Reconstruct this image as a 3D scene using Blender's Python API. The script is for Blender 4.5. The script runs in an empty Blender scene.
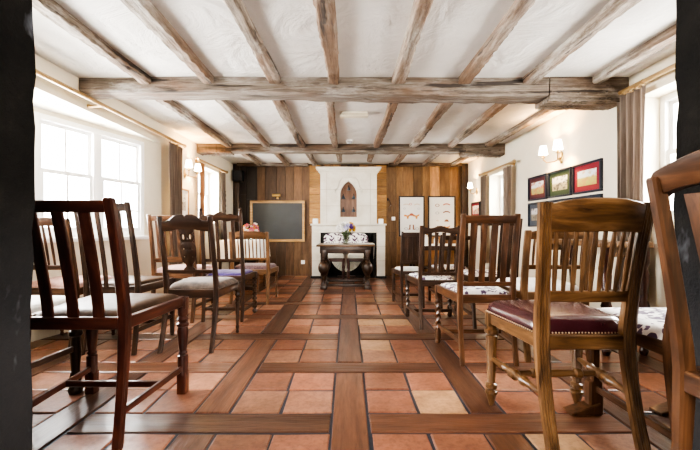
import bpy, bmesh, math, random
from mathutils import Vector, Matrix
random.seed(7)
PI = math.pi
S = bpy.context.scene
COL = S.collection

# ------------------------------------------------------------------ materials
def new_mat(name):
    m = bpy.data.materials.new(name); m.use_nodes = True
    nt = m.node_tree
    b = nt.nodes['Principled BSDF']
    return m, nt, b

def N(nt, t, **kw):
    n = nt.nodes.new(t)
    for k, v in kw.items():
        if k in n.inputs.keys() if isinstance(k, str) else False:
            n.inputs[k].default_value = v
        else:
            setattr(n, k, v)
    return n

def ramp(nt, fac, stops):
    r = nt.nodes.new('ShaderNodeValToRGB')
    e = r.color_ramp.elements
    while len(e) > 1: e.remove(e[-1])
    for i, (p, c) in enumerate(stops):
        if i == 0: el = e[0]; el.position = p
        else: el = e.new(p)
        el.color = (*c, 1)
    nt.links.new(fac, r.inputs['Fac'])
    return r.outputs['Color']

def noise(nt, scale=(1, 1, 1), s=5, detail=4, rough=.55, coord='Object', dist=0):
    tc = nt.nodes.new('ShaderNodeTexCoord'); mp = nt.nodes.new('ShaderNodeMapping')
    mp.inputs['Scale'].default_value = scale
    nt.links.new(tc.outputs[coord], mp.inputs['Vector'])
    n = nt.nodes.new('ShaderNodeTexNoise')
    n.inputs['Scale'].default_value = s; n.inputs['Detail'].default_value = detail
    n.inputs['Roughness'].default_value = rough; n.inputs['Distortion'].default_value = dist
    nt.links.new(mp.outputs['Vector'], n.inputs['Vector'])
    return n.outputs['Fac']

def bump(nt, b, h, strength=.3, dist=.01):
    bp = nt.nodes.new('ShaderNodeBump')
    bp.inputs['Strength'].default_value = strength; bp.inputs['Distance'].default_value = dist
    nt.links.new(h, bp.inputs['Height']); nt.links.new(bp.outputs['Normal'], b.inputs['Normal'])

def mixc(nt, a, b_, fac, mode='MIX'):
    m = nt.nodes.new('ShaderNodeMix'); m.data_type = 'RGBA'; m.blend_type = mode
    for sock, v in ((m.inputs[6], a), (m.inputs[7], b_)):
        if isinstance(v, tuple): sock.default_value = (*v, 1)
        else: nt.links.new(v, sock)
    if isinstance(fac, (int, float)): m.inputs[0].default_value = fac
    else: nt.links.new(fac, m.inputs[0])
    return m.outputs[2]

def plain(name, col, rough=.5, metal=0, spec=.5, var=.12, bmp=0, s=20, coat=0):
    m, nt, b = new_mat(name)
    c2 = tuple(max(0, x * (1 - var)) for x in col)
    c = ramp(nt, noise(nt, s=s), [(.3, c2), (.7, col)])
    nt.links.new(c, b.inputs['Base Color'])
    b.inputs['Roughness'].default_value = rough; b.inputs['Metallic'].default_value = metal
    b.inputs['Specular IOR Level'].default_value = spec
    b.inputs['Coat Weight'].default_value = coat; b.inputs['Coat Roughness'].default_value = .15
    if bmp: bump(nt, b, noise(nt, s=s * 3), bmp)
    return m

def wood(name, dark, mid, light, axis='z', rough=.32, s=9, attr=False, coat=.15, bmp=.12):
    m, nt, b = new_mat(name)
    sc = {'x': (.12, 1, 1), 'y': (1, .12, 1), 'z': (1, 1, .12)}[axis]
    n1 = noise(nt, sc, s * 3.2, 5, .6, dist=.6)
    c = ramp(nt, n1, [(.28, dark), (.5, mid), (.74, light)])
    n2 = noise(nt, (1, 1, 1), 3.0, 3)
    c = mixc(nt, c, dark, ramp(nt, n2, [(.45, (0, 0, 0)), (.75, (.55, .55, .55))]))
    if attr:
        a = nt.nodes.new('ShaderNodeAttribute'); a.attribute_name = 'Tint'
        c = mixc(nt, c, a.outputs['Color'], 1.0, 'MULTIPLY')
    nt.links.new(c, b.inputs['Base Color'])
    b.inputs['Roughness'].default_value = rough
    b.inputs['Coat Weight'].default_value = coat; b.inputs['Coat Roughness'].default_value = .2
    bump(nt, b, n1, bmp, .004)
    return m

def woodset(name, d, m_, l, **k):
    return {a: wood(name + '_' + a, d, m_, l, a, **k) for a in 'xyz'}

MAHOG = woodset('mahogany', (.016, .005, .004), (.060, .017, .010), (.12, .036, .020), rough=.28, coat=.3)
DARKO = woodset('dark_oak', (.014, .007, .0045), (.042, .021, .012), (.10, .050, .027), rough=.33)
WALNUT = woodset('walnut', (.026, .012, .006), (.092, .041, .019), (.19, .088, .041), rough=.33)
OAK = woodset('golden_oak', (.034, .016, .007), (.14, .070, .028), (.30, .165, .075), rough=.3, coat=.3)
LIGHTO = woodset('light_oak', (.050, .024, .010), (.14, .070, .030), (.26, .14, .065), rough=.35)
PINE = woodset('pine_frame', (.28, .15, .05), (.45, .27, .10), (.58, .37, .16), rough=.45)

WHITE = plain('white_paint', (.92, .915, .90), .4, var=.03)
CREAM = None
def wall_paint():
    m, nt, b = new_mat('cream_plaster')
    c = ramp(nt, noise(nt, s=1.4, detail=5), [(.3, (.68, .61, .47)), (.7, (.76, .70, .57))])
    nt.links.new(c, b.inputs['Base Color']); b.inputs['Roughness'].default_value = .75
    bump(nt, b, noise(nt, s=6, detail=6), .25, .02)
    return m
CREAM = wall_paint()
def ceiling_mat():
    m, nt, b = new_mat('ceiling_plaster')
    c = ramp(nt, noise(nt, s=1.1, detail=6), [(.3, (.50, .47, .43)), (.65, (.63, .605, .565))])
    # real soot marks over the wall lamps
    tc = nt.nodes.new('ShaderNodeTexCoord')
    tot = None
    for p in SOOT:
        vm = nt.nodes.new('ShaderNodeVectorMath'); vm.operation = 'DISTANCE'
        nt.links.new(tc.outputs['Object'], vm.inputs[0]); vm.inputs[1].default_value = p
        mr = nt.nodes.new('ShaderNodeMapRange'); mr.interpolation_type = 'SMOOTHSTEP'
        mr.inputs['From Min'].default_value = .16; mr.inputs['From Max'].default_value = .02
        mr.inputs['To Min'].default_value = 0; mr.inputs['To Max'].default_value = .6
        nt.links.new(vm.outputs['Value'], mr.inputs['Value'])
        if tot is None: tot = mr.outputs[0]
        else:
            a = nt.nodes.new('ShaderNodeMath'); a.operation = 'MAXIMUM'
            nt.links.new(tot, a.inputs[0]); nt.links.new(mr.outputs[0], a.inputs[1]); tot = a.outputs[0]
    c = mixc(nt, c, (.25, .15, .07), tot)
    nt.links.new(c, b.inputs['Base Color']); b.inputs['Roughness'].default_value = .8
    n = noise(nt, s=3.0, detail=7, rough=.62, dist=.8)
    bump(nt, b, n, .75, .045)
    return m
CZ = 2.05
SOOT = [(-1.87, 4.55, CZ), (-1.86, 4.82, CZ), (2.02, 3.84, CZ), (2.05, 3.58, CZ), (2.08, 6.1, CZ)]
CEIL = ceiling_mat()

def beam_mat(axis):
    m, nt, b = new_mat('weathered_beam_' + axis)
    sc = {'x': (.06, 1, 1), 'y': (1, .06, 1)}[axis]
    n1 = noise(nt, sc, 42, 6, .7, dist=.5)
    base = ramp(nt, n1, [(.30, (.045, .030, .020)), (.46, (.20, .155, .115)), (.62, (.34, .285, .23)), (.80, (.52, .47, .40))])
    n2 = noise(nt, {'x': (.25, 1, 1), 'y': (1, .25, 1)}[axis], 7, 6, .75)
    c = mixc(nt, base, (.50, .46, .41), ramp(nt, n2, [(.52, (0, 0, 0)), (.66, (.85, .85, .85))]))
    n3 = noise(nt, {'x': (.3, 1, 1), 'y': (1, .3, 1)}[axis], 4.3, 5, .6)
    a = nt.nodes.new('ShaderNodeAttribute'); a.attribute_type = 'OBJECT'; a.attribute_name = 'tone'
    m3 = nt.nodes.new('ShaderNodeMath'); m3.operation = 'MULTIPLY_ADD'
    nt.links.new(a.outputs['Fac'], m3.inputs[0]); m3.inputs[1].default_value = .28; nt.links.new(n3, m3.inputs[2])
    warm = mixc(nt, base, (.62, .44, .31), 1.0, 'MULTIPLY')
    warm = mixc(nt, warm, (.20, .12, .07), .35)
    c = mixc(nt, c, warm, ramp(nt, m3.outputs[0], [(.50, (0, 0, 0)), (.66, (.9, .9, .9))]))
    c = mixc(nt, c, (.72, .72, .73) if axis == 'x' else (.92, .91, .90), 1.0, 'MULTIPLY')
    n4 = noise(nt, sc, 22, 3, .5)
    c = mixc(nt, c, (.025, .016, .011), ramp(nt, n4, [(.60, (0, 0, 0)), (.66, (.9, .9, .9))]))
    nt.links.new(c, b.inputs['Base Color']); b.inputs['Roughness'].default_value = .8
    bump(nt, b, n1, .9, .012)
    return m
def beam_mat_old(axis):
    m, nt, b = new_mat('weathered_beam_' + axis)
    sc = {'x': (.10, 1, 1), 'y': (1, .10, 1)}[axis]
    n1 = noise(nt, sc, 16, 6, .65, dist=.8)
    c = ramp(nt, n1, [(.25, (.085, .058, .040)), (.48, (.25, .20, .155)), (.75, (.46, .41, .35))])
    n2 = noise(nt, {'x': (.4, 1, 1), 'y': (1, .4, 1)}[axis], 5, 6, .7)
    c = mixc(nt, c, (.62, .57, .51), ramp(nt, n2, [(.5, (0, 0, 0)), (.68, (.8, .8, .8))]))
    n3 = noise(nt, {'x': (.3, 1, 1), 'y': (1, .3, 1)}[axis], 3.3, 5, .6)
    c = mixc(nt, c, (.20, .105, .05), ramp(nt, n3, [(.52, (0, 0, 0)), (.70, (.75, .75, .75))]))
    a = nt.nodes.new('ShaderNodeAttribute'); a.attribute_type = 'OBJECT'; a.attribute_name = 'tone'
    c = mixc(nt, c, (0.30, .155, .075), a.outputs['Fac'], 'MIX')
    nt.links.new(c, b.inputs['Base Color']); b.inputs['Roughness'].default_value = .75
    bump(nt, b, n1, .8, .012)
    return m
BEAMX, BEAMY = beam_mat('x'), beam_mat('y')

def attr_mat(name, n_scale, lo, hi, rough, bmp, s=6, ns=(1, 1, 1), rlo=None, coat=0):
    m, nt, b = new_mat(name)
    a = nt.nodes.new('ShaderNodeAttribute'); a.attribute_name = 'Tint'
    n = noise(nt, ns, s, 6, .6, dist=.3)
    v = ramp(nt, n, [(.25, lo), (.75, hi)])
    c = mixc(nt, a.outputs['Color'], v, 1.0, 'MULTIPLY')
    c = mixc(nt, c, ramp(nt, noise(nt, ns, s * 5, 4, .7), [(.33, (.62, .58, .56)), (.55, (1, 1, 1))]), .8, 'MULTIPLY')
    nt.links.new(c, b.inputs['Base Color'])
    n2 = noise(nt, ns, s * 1.7, 5)
    r = nt.nodes.new('ShaderNodeMapRange'); r.inputs['To Min'].default_value = rough[0]; r.inputs['To Max'].default_value = rough[1]
    nt.links.new(n2, r.inputs['Value']); nt.links.new(r.outputs[0], b.inputs['Roughness'])
    b.inputs['Coat Weight'].default_value = coat; b.inputs['Coat Roughness'].default_value = .25
    bump(nt, b, n, bmp, .012)
    return m
TILE = attr_mat('terracotta_tile', 1, (.62, .55, .50), (1.2, 1.2, 1.2), (.24, .42), .34, 7, coat=.5)
PLANKX = attr_mat('brown_floor_plank_across', 1, (.40, .35, .32), (1.35, 1.35, 1.35), (.24, .40), .4, 18, (.10, 1, 1), coat=.5)
PLANKY = attr_mat('brown_floor_plank_along', 1, (.40, .35, .32), (1.35, 1.35, 1.35), (.24, .40), .4, 18, (1, .10, 1), coat=.5)
GROUT = plain('slate_grout', (.035, .042, .060), .5, var=.3, s=30)
BOARD = attr_mat('wall_board', 1, (.50, .44, .38), (1.25, 1.25, 1.22), (.45, .65), .3, 14, (1, 1, .13))
BOARDH = attr_mat('wall_board_level', 1, (.62, .56, .50), (1.2, 1.2, 1.2), (.4, .6), .3, 14, (.13, 1, 1))

def stone_dark():
    m, nt, b = new_mat('dark_stone_jamb')
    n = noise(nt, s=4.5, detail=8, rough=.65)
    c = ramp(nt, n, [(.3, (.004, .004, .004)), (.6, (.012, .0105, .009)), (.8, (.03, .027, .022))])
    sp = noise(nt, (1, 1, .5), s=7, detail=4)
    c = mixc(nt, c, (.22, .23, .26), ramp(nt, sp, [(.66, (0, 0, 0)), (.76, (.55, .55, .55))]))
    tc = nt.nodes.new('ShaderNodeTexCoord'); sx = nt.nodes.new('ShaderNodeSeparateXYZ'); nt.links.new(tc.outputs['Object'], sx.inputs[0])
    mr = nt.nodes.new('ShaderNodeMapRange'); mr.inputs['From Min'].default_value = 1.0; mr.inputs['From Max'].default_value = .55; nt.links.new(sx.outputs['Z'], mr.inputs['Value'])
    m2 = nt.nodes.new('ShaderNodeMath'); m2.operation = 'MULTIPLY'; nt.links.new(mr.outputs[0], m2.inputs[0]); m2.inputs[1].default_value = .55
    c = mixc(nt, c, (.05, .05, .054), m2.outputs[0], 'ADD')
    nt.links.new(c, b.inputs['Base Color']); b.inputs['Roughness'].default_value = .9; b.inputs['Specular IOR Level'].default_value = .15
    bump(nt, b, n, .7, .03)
    return m
JAMB = stone_dark()
JOINT = plain('dark_mortar', (.05, .045, .035), .8)
def limestone():
    m, nt, b = new_mat('pale_limestone')
    c = ramp(nt, noise(nt, s=4, detail=7, rough=.65), [(.3, (.58, .53, .43)), (.65, (.74, .705, .63))])
    nt.links.new(c, b.inputs['Base Color']); b.inputs['Roughness'].default_value = .6
    bump(nt, b, noise(nt, s=14, detail=5), .2, .01)
    return m
LIME = limestone()
LIMEJ = plain('limestone_joint', (.48, .42, .33), .8)
SOOTY = plain('sooty_firebox', (.022, .019, .017), .85, var=.5, s=8)
BRASS = plain('brass', (.55, .38, .15), .3, 1.0)
BRASSD = plain('aged_brass_rod', (.42, .28, .13), .38, .5)
BLACK = plain('black_plastic', (.012, .012, .013), .45)
BLACKF = plain('black_picture_frame', (.012, .013, .018), .35)
NAVYF = plain('navy_picture_frame', (.018, .024, .042), .35)
SLATE = plain('chalkboard_slate', (.050, .056, .060), .42, var=.25, s=3)
MATW = plain('white_mat_board', (.83, .84, .81), .6, var=.03)
IRON = plain('dark_iron', (.03, .03, .032), .5, .8)
BELLM = plain('blue_grey_bell', (.12, .15, .18), .4, .6)
CARD = plain('white_card', (.85, .85, .84), .5, var=.04)
LEATHER_OX = plain('oxblood_leather', (.062, .014, .018), .24, var=.3, s=9, bmp=.12, coat=.45)
LEATHER_BR = plain('brown_leather', (.085, .050, .032), .36, spec=.14, var=.6, s=8, bmp=.2)
STUD = plain('brass_stud', (.55, .45, .3), .3, .9)
def fabric(name, c1, c2, s=200, rough=.9, scale2=None, c3=None, p=.5):
    m, nt, b = new_mat(name)
    c = ramp(nt, noise(nt, s=s, detail=2), [(.35, c1), (.65, c2)])
    if c3:
        v = noise(nt, s=scale2, detail=1.5, rough=.4, dist=1.6)
        c = mixc(nt, c, c3, ramp(nt, v, [(p, (0, 0, 0)), (p + .03, (1, 1, 1))]))
    nt.links.new(c, b.inputs['Base Color']); b.inputs['Roughness'].default_value = rough
    b.inputs['Sheen Weight'].default_value = .15
    return m
DAMASK = fabric('purple_white_damask', (.74, .71, .68), (.80, .78, .75), 150, .8, 17, (.085, .05, .10), .50)
DAMASKF = fabric('aubergine_white_damask_fine', (.74, .71, .68), (.80, .78, .75), 150, .8, 13, (.075, .035, .07), .50)
PURPLE = fabric('purple_velvet', (.030, .014, .09), (.055, .030, .14), 120)
MAUVE = fabric('mauve_brown_velvet', (.085, .05, .055), (.16, .10, .105), 60)
TAUPE = fabric('taupe_velvet', (.050, .033, .026), (.12, .085, .063), 18, .9)
PINKF = fabric('dusty_pink_fabric', (.38, .22, .19), (.48, .30, .26), 60)
CREAMF = fabric('cream_cloth', (.70, .66, .56), (.78, .75, .66), 90)
PALEF = fabric('pale_stripe_fabric', (.66, .64, .60), (.76, .75, .72), 60)
LINEN = fabric('white_linen', (.80, .79, .75), (.86, .85, .82), 60)
def curtain_mat(name, a, b_):
    m, nt, b = new_mat(name)
    c = ramp(nt, noise(nt, (1, 1, .05), 60, 3), [(.3, a), (.7, b_)])
    nt.links.new(c, b.inputs['Base Color']); b.inputs['Roughness'].default_value = .9
    return m
CURT = curtain_mat('taupe_curtain', (.16, .125, .10), (.29, .235, .19))
CURT_LIT = curtain_mat('orange_lit_curtain', (.26, .14, .07), (.40, .24, .13))  # orange light falling on the cloth is put into this colour
def shade_mat():
    m, nt, b = new_mat('lit_lamp_shade')
    c = ramp(nt, noise(nt, s=10), [(.3, (.9, .8, .62)), (.7, (.95, .88, .74))])
    nt.links.new(c, b.inputs['Base Color']); nt.links.new(c, b.inputs['Emission Color'])
    b.inputs['Emission Strength'].default_value = 4.5
    return m
SHADE = shade_mat()
def glass_mat():
    m, nt, b = new_mat('window_glass')
    nt.nodes.remove(b)
    out = nt.nodes['Material Output']
    t = nt.nodes.new('ShaderNodeBsdfTransparent'); g = nt.nodes.new('ShaderNodeBsdfGlossy')
    g.inputs['Roughness'].default_value = .03
    n = noise(nt, s=2); mr = nt.nodes.new('ShaderNodeMapRange')
    mr.inputs['To Min'].default_value = .05; mr.inputs['To Max'].default_value = .09
    nt.links.new(n, mr.inputs['Value'])
    mx = nt.nodes.new('ShaderNodeMixShader'); nt.links.new(mr.outputs[0], mx.inputs[0])
    nt.links.new(t.outputs[0], mx.inputs[1]); nt.links.new(g.outputs[0], mx.inputs[2])
    nt.links.new(mx.outputs[0], out.inputs['Surface'])
    return m
GLASS = glass_mat()
GREEN = plain('leaf_green', (.07, .17, .03), .5, var=.5, s=40)
PETALW = plain('white_petal', (.85, .83, .80), .6, var=.08)
PETALP = plain('pink_petal', (.75, .22, .28), .6, var=.3)
PETALY = plain('yellow_petal', (.85, .52, .04), .6, var=.3)
PETALV = plain('violet_petal', (.16, .06, .30), .6, var=.3)
PETALB = plain('pale_lilac_petal', (.62, .60, .80), .6, var=.2)
def vase_glass():
    m, nt, b = new_mat('clear_vase_glass')
    nt.nodes.remove(b); out = nt.nodes['Material Output']
    t = nt.nodes.new('ShaderNodeBsdfTransparent'); g = nt.nodes.new('ShaderNodeBsdfGlossy')
    c = ramp(nt, noise(nt, s=15), [(.3, (.72, .78, .74)), (.7, (.9, .93, .91))])
    nt.links.new(c, t.inputs['Color']); g.inputs['Roughness'].default_value = .06
    mx = nt.nodes.new('ShaderNodeMixShader'); mx.inputs[0].default_value = .22
    nt.links.new(t.outputs[0], mx.inputs[1]); nt.links.new(g.outputs[0], mx.inputs[2])
    nt.links.new(mx.outputs[0], out.inputs['Surface'])
    return m
VASEG = vase_glass()
def art(name, sky, ground, spot, s=14, seed=0):
    m, nt, b = new_mat(name)
    tc = nt.nodes.new('ShaderNodeTexCoord'); sx = nt.nodes.new('ShaderNodeSeparateXYZ')
    nt.links.new(tc.outputs['Generated'], sx.inputs[0])
    base = ramp(nt, sx.outputs['Z'], [(.0, ground), (.48, tuple(x * 1.2 for x in ground)), (.58, sky), (1, sky)])
    tcn = noise(nt, (1, 1, 1.6), s, 5, .6)
    c = mixc(nt, base, spot, ramp(nt, tcn, [(.50, (0, 0, 0)), (.58, (.9, .9, .9))]))
    nt.links.new(c, b.inputs['Base Color']); b.inputs['Roughness'].default_value = .35
    return m

# ------------------------------------------------------------------ mesh helpers
def link(name, bm, mat, parent=None, smooth=True, angle=35):
    me = bpy.data.meshes.new(name)
    bmesh.ops.recalc_face_normals(bm, faces=bm.faces)
    bm.to_mesh(me); bm.free()
    for m in (mat if isinstance(mat, (list, tuple)) else [mat]): me.materials.append(m)
    if smooth:
        me.polygons.foreach_set('use_smooth', [True] * len(me.polygons))
        me.set_sharp_from_angle(angle=math.radians(angle))
    o = bpy.data.objects.new(name, me); COL.objects.link(o)
    if parent is not None: o.parent = parent
    return o

def thing(name, label, cat, loc=(0, 0, 0), rz=0, group=None):
    o = bpy.data.objects.new(name, None); COL.objects.link(o)
    o.empty_display_size = .1
    o.location = loc; o.rotation_euler = (0, 0, rz)
    o['label'] = label; o['category'] = cat
    if group: o['group'] = group
    return o
def tag(o, label, cat, group=None):
    o['label'] = label; o['category'] = cat
    if group: o['group'] = group
    return o
def struct(o): o['kind'] = 'structure'; return o

def box(bm, x0, x1, y0, y1, z0, z1, bev=0, mi=0):
    vs = [bm.verts.new(p) for p in ((x0, y0, z0), (x1, y0, z0), (x1, y1, z0), (x0, y1, z0), (x0, y0, z1), (x1, y0, z1), (x1, y1, z1), (x0, y1, z1))]
    fs = [bm.faces.new([vs[i] for i in q]) for q in ((0, 3, 2, 1), (4, 5, 6, 7), (0, 1, 5, 4), (1, 2, 6, 5), (2, 3, 7, 6), (3, 0, 4, 7))]
    for f in fs: f.material_index = mi
    if bev:
        es = {e for f in fs for e in f.edges}
        r = bmesh.ops.bevel(bm, geom=list(es), offset=bev, segments=2, affect='EDGES', profile=.6)
        for f in r['faces']: f.material_index = mi
    return fs
def bx(*a, **k):
    bm = bmesh.new(); box(bm, *a, **k); return bm

def rings(bm, rs, cap=True, closed_path=False):
    """loft a list of rings of points"""
    R = [[bm.verts.new(p) for p in r] for r in rs]
    n = len(R[0])
    for a, b in zip(R, R[1:]):
        for i in range(n):
            bm.faces.new((a[i], a[(i + 1) % n], b[(i + 1) % n], b[i]))
    if cap:
        bm.faces.new(R[0][::-1]); bm.faces.new(R[-1])
    return R

def sect(cx, cy, z, w, d, c=.18):
    """chamfered rectangle section in XY"""
    a = min(w, d) * c; x, y = w / 2, d / 2
    return [Vector((cx + p, cy + q, z)) for p, q in ((-x + a, -y), (x - a, -y), (x, -y + a), (x, y - a), (x - a, y), (-x + a, y), (-x, y - a), (-x, -y + a))]
def post_bm(path):
    """path: (x,y,z,w,d)"""
    bm = bmesh.new(); rings(bm, [sect(*p) for p in path]); return bm

def reeded_sect(cx, cy, z, w, d):
    """post section with three reeds cut in the rear face"""
    x, y = w / 2, d / 2
    pts = [(-x, -y + .006)]
    k = 16
    for i in range(k + 1):
        t = i / k
        u = -x + .004 + (w - .008) * t
        g = .005 * (0.5 - .5 * math.cos(t * 2 * PI * 4)) if False else .0045 * abs(math.sin(t * PI * 4))
        pts.append((u, -y + .005 - g))
    pts += [(x, -y + .006), (x, y - .006), (x - .006, y), (-x + .006, y), (-x, y - .006)]
    return [Vector((cx + p, cy + q, z)) for p, q in pts]

def lathe(prof, seg=14, cx=0, cy=0, bm=None, flute=0, twist=None):
    """prof: (z, r)"""
    bm = bm or bmesh.new()
    rs = []
    for z, r in prof:
        ring = []
        for i in range(seg):
            a = 2 * PI * i / seg
            rr = r
            if twist and twist[0] <= z <= twist[1]:
                e = min(1, (z - twist[0]) / .015, (twist[1] - z) / .015)
                rr = r * (1 + .30 * e * math.cos(2 * a - (z - twist[0]) * twist[2]))
            if flute and flute[0] <= z <= flute[1]: rr = r * (1 - .14 * (i % 2))
            ring.append(Vector((cx + rr * math.cos(a), cy + rr * math.sin(a), z)))
        rs.append(ring)
    rings(bm, rs)
    return bm

def tube(pts, r, seg=8, bm=None):
    """round bar along points; r number or list"""
    bm = bm or bmesh.new()
    pts = [Vector(p) for p in pts]
    rs = []
    up0 = Vector((0, 0, 1))
    for i, p in enumerate(pts):
        d = (pts[min(i + 1, len(pts) - 1)] - pts[max(i - 1, 0)]).normalized()
        u = up0 if abs(d.dot(up0)) < .95 else Vector((1, 0, 0))
        a = d.cross(u).normalized(); b = a.cross(d).normalized()
        rr = r[i] if isinstance(r, (list, tuple)) else r
        rs.append([p + a * (rr * math.cos(2 * PI * k / seg)) + b * (rr * math.sin(2 * PI * k / seg)) for k in range(seg)])
    rings(bm, rs)
    return bm
def bar(p, q, w, h, bm=None, c=.2):
    """rectangular bar from p to q (any direction), w across, h tall"""
    bm = bm or bmesh.new()
    p, q = Vector(p), Vector(q); d = (q - p).normalized()
    u = Vector((0, 0, 1)) if abs(d.z) < .95 else Vector((0, 1, 0))
    a = d.cross(u).normalized(); b = a.cross(d).normalized()
    k = min(w, h) * c; x, y = w / 2, h / 2
    o = [(-x + k, -y), (x - k, -y), (x, -y + k), (x, y - k), (x - k, y), (-x + k, y), (-x, y - k), (-x, -y + k)]
    rings(bm, [[s + a * i + b * j for i, j in o] for s in (p, q)])
    return bm
def turned_bar(p, q, prof, seg=10):
    """bar turned on a lathe from p to q; prof (t, r)"""
    p, q = Vector(p), Vector(q)
    return tube([p.lerp(q, t) for t, r in prof], [r for t, r in prof], seg)

def rail_bm(x0, x1, zb, zt, yc, th, n=20, yslope=0):
    """rail along x with section heights zb(t),zt(t), t in -1..1; yc(t,z) mid thickness"""
    bm = bmesh.new(); rs = []
    for i in range(n + 1):
        t = -1 + 2 * i / n; x = x0 + (x1 - x0) * i / n
        b, tp = zb(t), zt(t); c = min(.004, th * .3, (tp - b) * .3)
        yb, yt = yc(t, b), yc(t, tp); h = th / 2
        rs.append([Vector((x, yb - h + c, b)), Vector((x, yb + h - c, b)), Vector((x, yb + h, b + c)), Vector((x, yt + h, tp - c)),
                   Vector((x, yt + h - c, tp)), Vector((x, yt - h + c, tp)), Vector((x, yt - h, tp - c)), Vector((x, yb - h, b + c))])
    rings(bm, rs); return bm

def shape2d(loops, depth, bev=0):
    """extruded outline with holes, in local XZ, thickness along y -> bmesh"""
    cu = bpy.data.curves.new('tmp', 'CURVE'); cu.dimensions = '2D'; cu.fill_mode = 'BOTH'
    cu.extrude = depth / 2 - bev; cu.bevel_depth = bev; cu.bevel_resolution = 1
    for lp in loops:
        s = cu.splines.new('POLY'); s.points.add(len(lp) - 1); s.use_cyclic_u = True
        for p, (x, z) in zip(s.points, lp): p.co = (x, z, 0, 1)
    o = bpy.data.objects.new('tmp', cu); COL.objects.link(o)
    dg = bpy.context.evaluated_depsgraph_get()
    me = bpy.data.meshes.new_from_object(o.evaluated_get(dg))
    bm = bmesh.new(); bm.from_mesh(me)
    bmesh.ops.remove_doubles(bm, verts=bm.verts, dist=1e-5)
    bmesh.ops.transform(bm, matrix=Matrix.Rotation(PI / 2, 4, 'X'), verts=bm.verts)
    bpy.data.objects.remove(o); bpy.data.curves.remove(cu); bpy.data.meshes.remove(me)
    return bm
def smooth_profile(pts, n=5):
    """catmull-rom through (a,b) pairs"""
    out = []
    for i in range(len(pts) - 1):
        p0, p1, p2, p3 = pts[max(i - 1, 0)], pts[i], pts[i + 1], pts[min(i + 2, len(pts) - 1)]
        for k in range(n):
            t = k / n
            out.append(tuple(.5 * (2 * b + (c - a) * t + (2 * a - 5 * b + 4 * c - d) * t * t + (3 * b - a - 3 * c + d) * t ** 3) for a, b, c, d in zip(p0, p1, p2, p3)))
    out.append(pts[-1]); return out
def circle(cx, cz, r, n=12, rz=None):
    return [(cx + r * math.cos(2 * PI * i / n), cz + (rz or r) * math.sin(2 * PI * i / n)) for i in range(n)]

def cushion_bm(wr, wf, y0, y1, z0, h, dome=.012, over=0, n=14, rnd=.3):
    """upholstered trapezoid pad"""
    bm = bmesh.new()
    def prof(a):   # 1 in the middle, 0 at the edge
        e = 1 - abs(a)
        return 1 if e > rnd else math.sqrt(max(0, 1 - (1 - e / rnd) ** 2))
    def sp(i):
        t = -1 + 2 * i / n
        return math.copysign(1 - (1 - abs(t)) ** 1.5, t)
    g = []
    for j in range(n + 1):
        row = []
        v = sp(j)
        y = (y0 + y1) / 2 + v * (y1 - y0) / 2
        w = wr + (wf - wr) * (v + 1) / 2
        for i in range(n + 1):
            u = sp(i)
            k = max(0.0, prof(u) * prof(v))
            z = z0 + .25 * h + .75 * h * k + dome * (1 - u * u) * (1 - v * v)
            cf = 1 - .03 * (abs(u) ** 6) * (abs(v) ** 6)
            row.append(bm.verts.new((u * w / 2 * cf, (y0 + y1) / 2 + (y - (y0 + y1) / 2) * cf, z)))
        g.append(row)
    for j in range(n):
        for i in range(n):
            bm.faces.new((g[j][i], g[j][i + 1], g[j + 1][i + 1], g[j + 1][i]))
    edge = g[0] + [g[j][n] for j in range(1, n + 1)] + g[n][-2::-1] + [g[j][0] for j in range(n - 1, 0, -1)]
    low = [bm.verts.new((v.co.x, v.co.y, z0)) for v in edge]
    m = len(edge)
    for i in range(m):
        bm.faces.new((edge[i], low[i], low[(i + 1) % m], edge[(i + 1) % m]))
    bm.faces.new(low)
    return bm

# ------------------------------------------------------------------ chairs
def leg_profile(kind, zt):
    if kind == 'turned':     # Victorian turned leg
        P = [(0, .020), (.10, .022), (.101, .026), (.20, .026), (.205, .018), (.215, .024), (.225, .018), (.25, .022), (.33, .029), (.355, .024), (.36, .031), (.372, .031), (.378, .020), (.395, .030), (.41, .020), (.42, .026), (zt, .028)]
    elif kind == 'turned2':
        P = [(0, .030), (.02, .036), (.05, .022), (.08, .030), (.12, .020), (.22, .027), (.30, .021), (.31, .032), (.33, .032), (.34, .020), (.36, .030), (.38, .022), (zt, .030)]
    elif kind == 'slim':
        P = [(0, .010), (.012, .014), (.03, .010), (.05, .016), (.07, .011), (.18, .016), (.24, .013), (.25, .020), (.265, .012), (.285, .020), (.30, .012), (.32, .021), (.34, .014), (.36, .022), (zt, .024)]
    elif kind == 'fluted':
        P = [(0, .010), (.012, .014), (.055, .025), (.062, .030), (.074, .030), (.080, .019), (.09, .028), (.108, .028), (.115, .018), (.14, .021), (.345, .028), (.35, .020), (.362, .033), (.378, .033), (.384, .024), (zt, .026)]
    elif kind == 'bobbin':
        P = [(0, .016), (.02, .024), (.04, .014)]
        z = .045
        while z < .36:
            P += [(z, .014), (z + .012, .024), (z + .026, .024), (z + .038, .014)]; z += .042
        P += [(zt, .026)]
    return P

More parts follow.
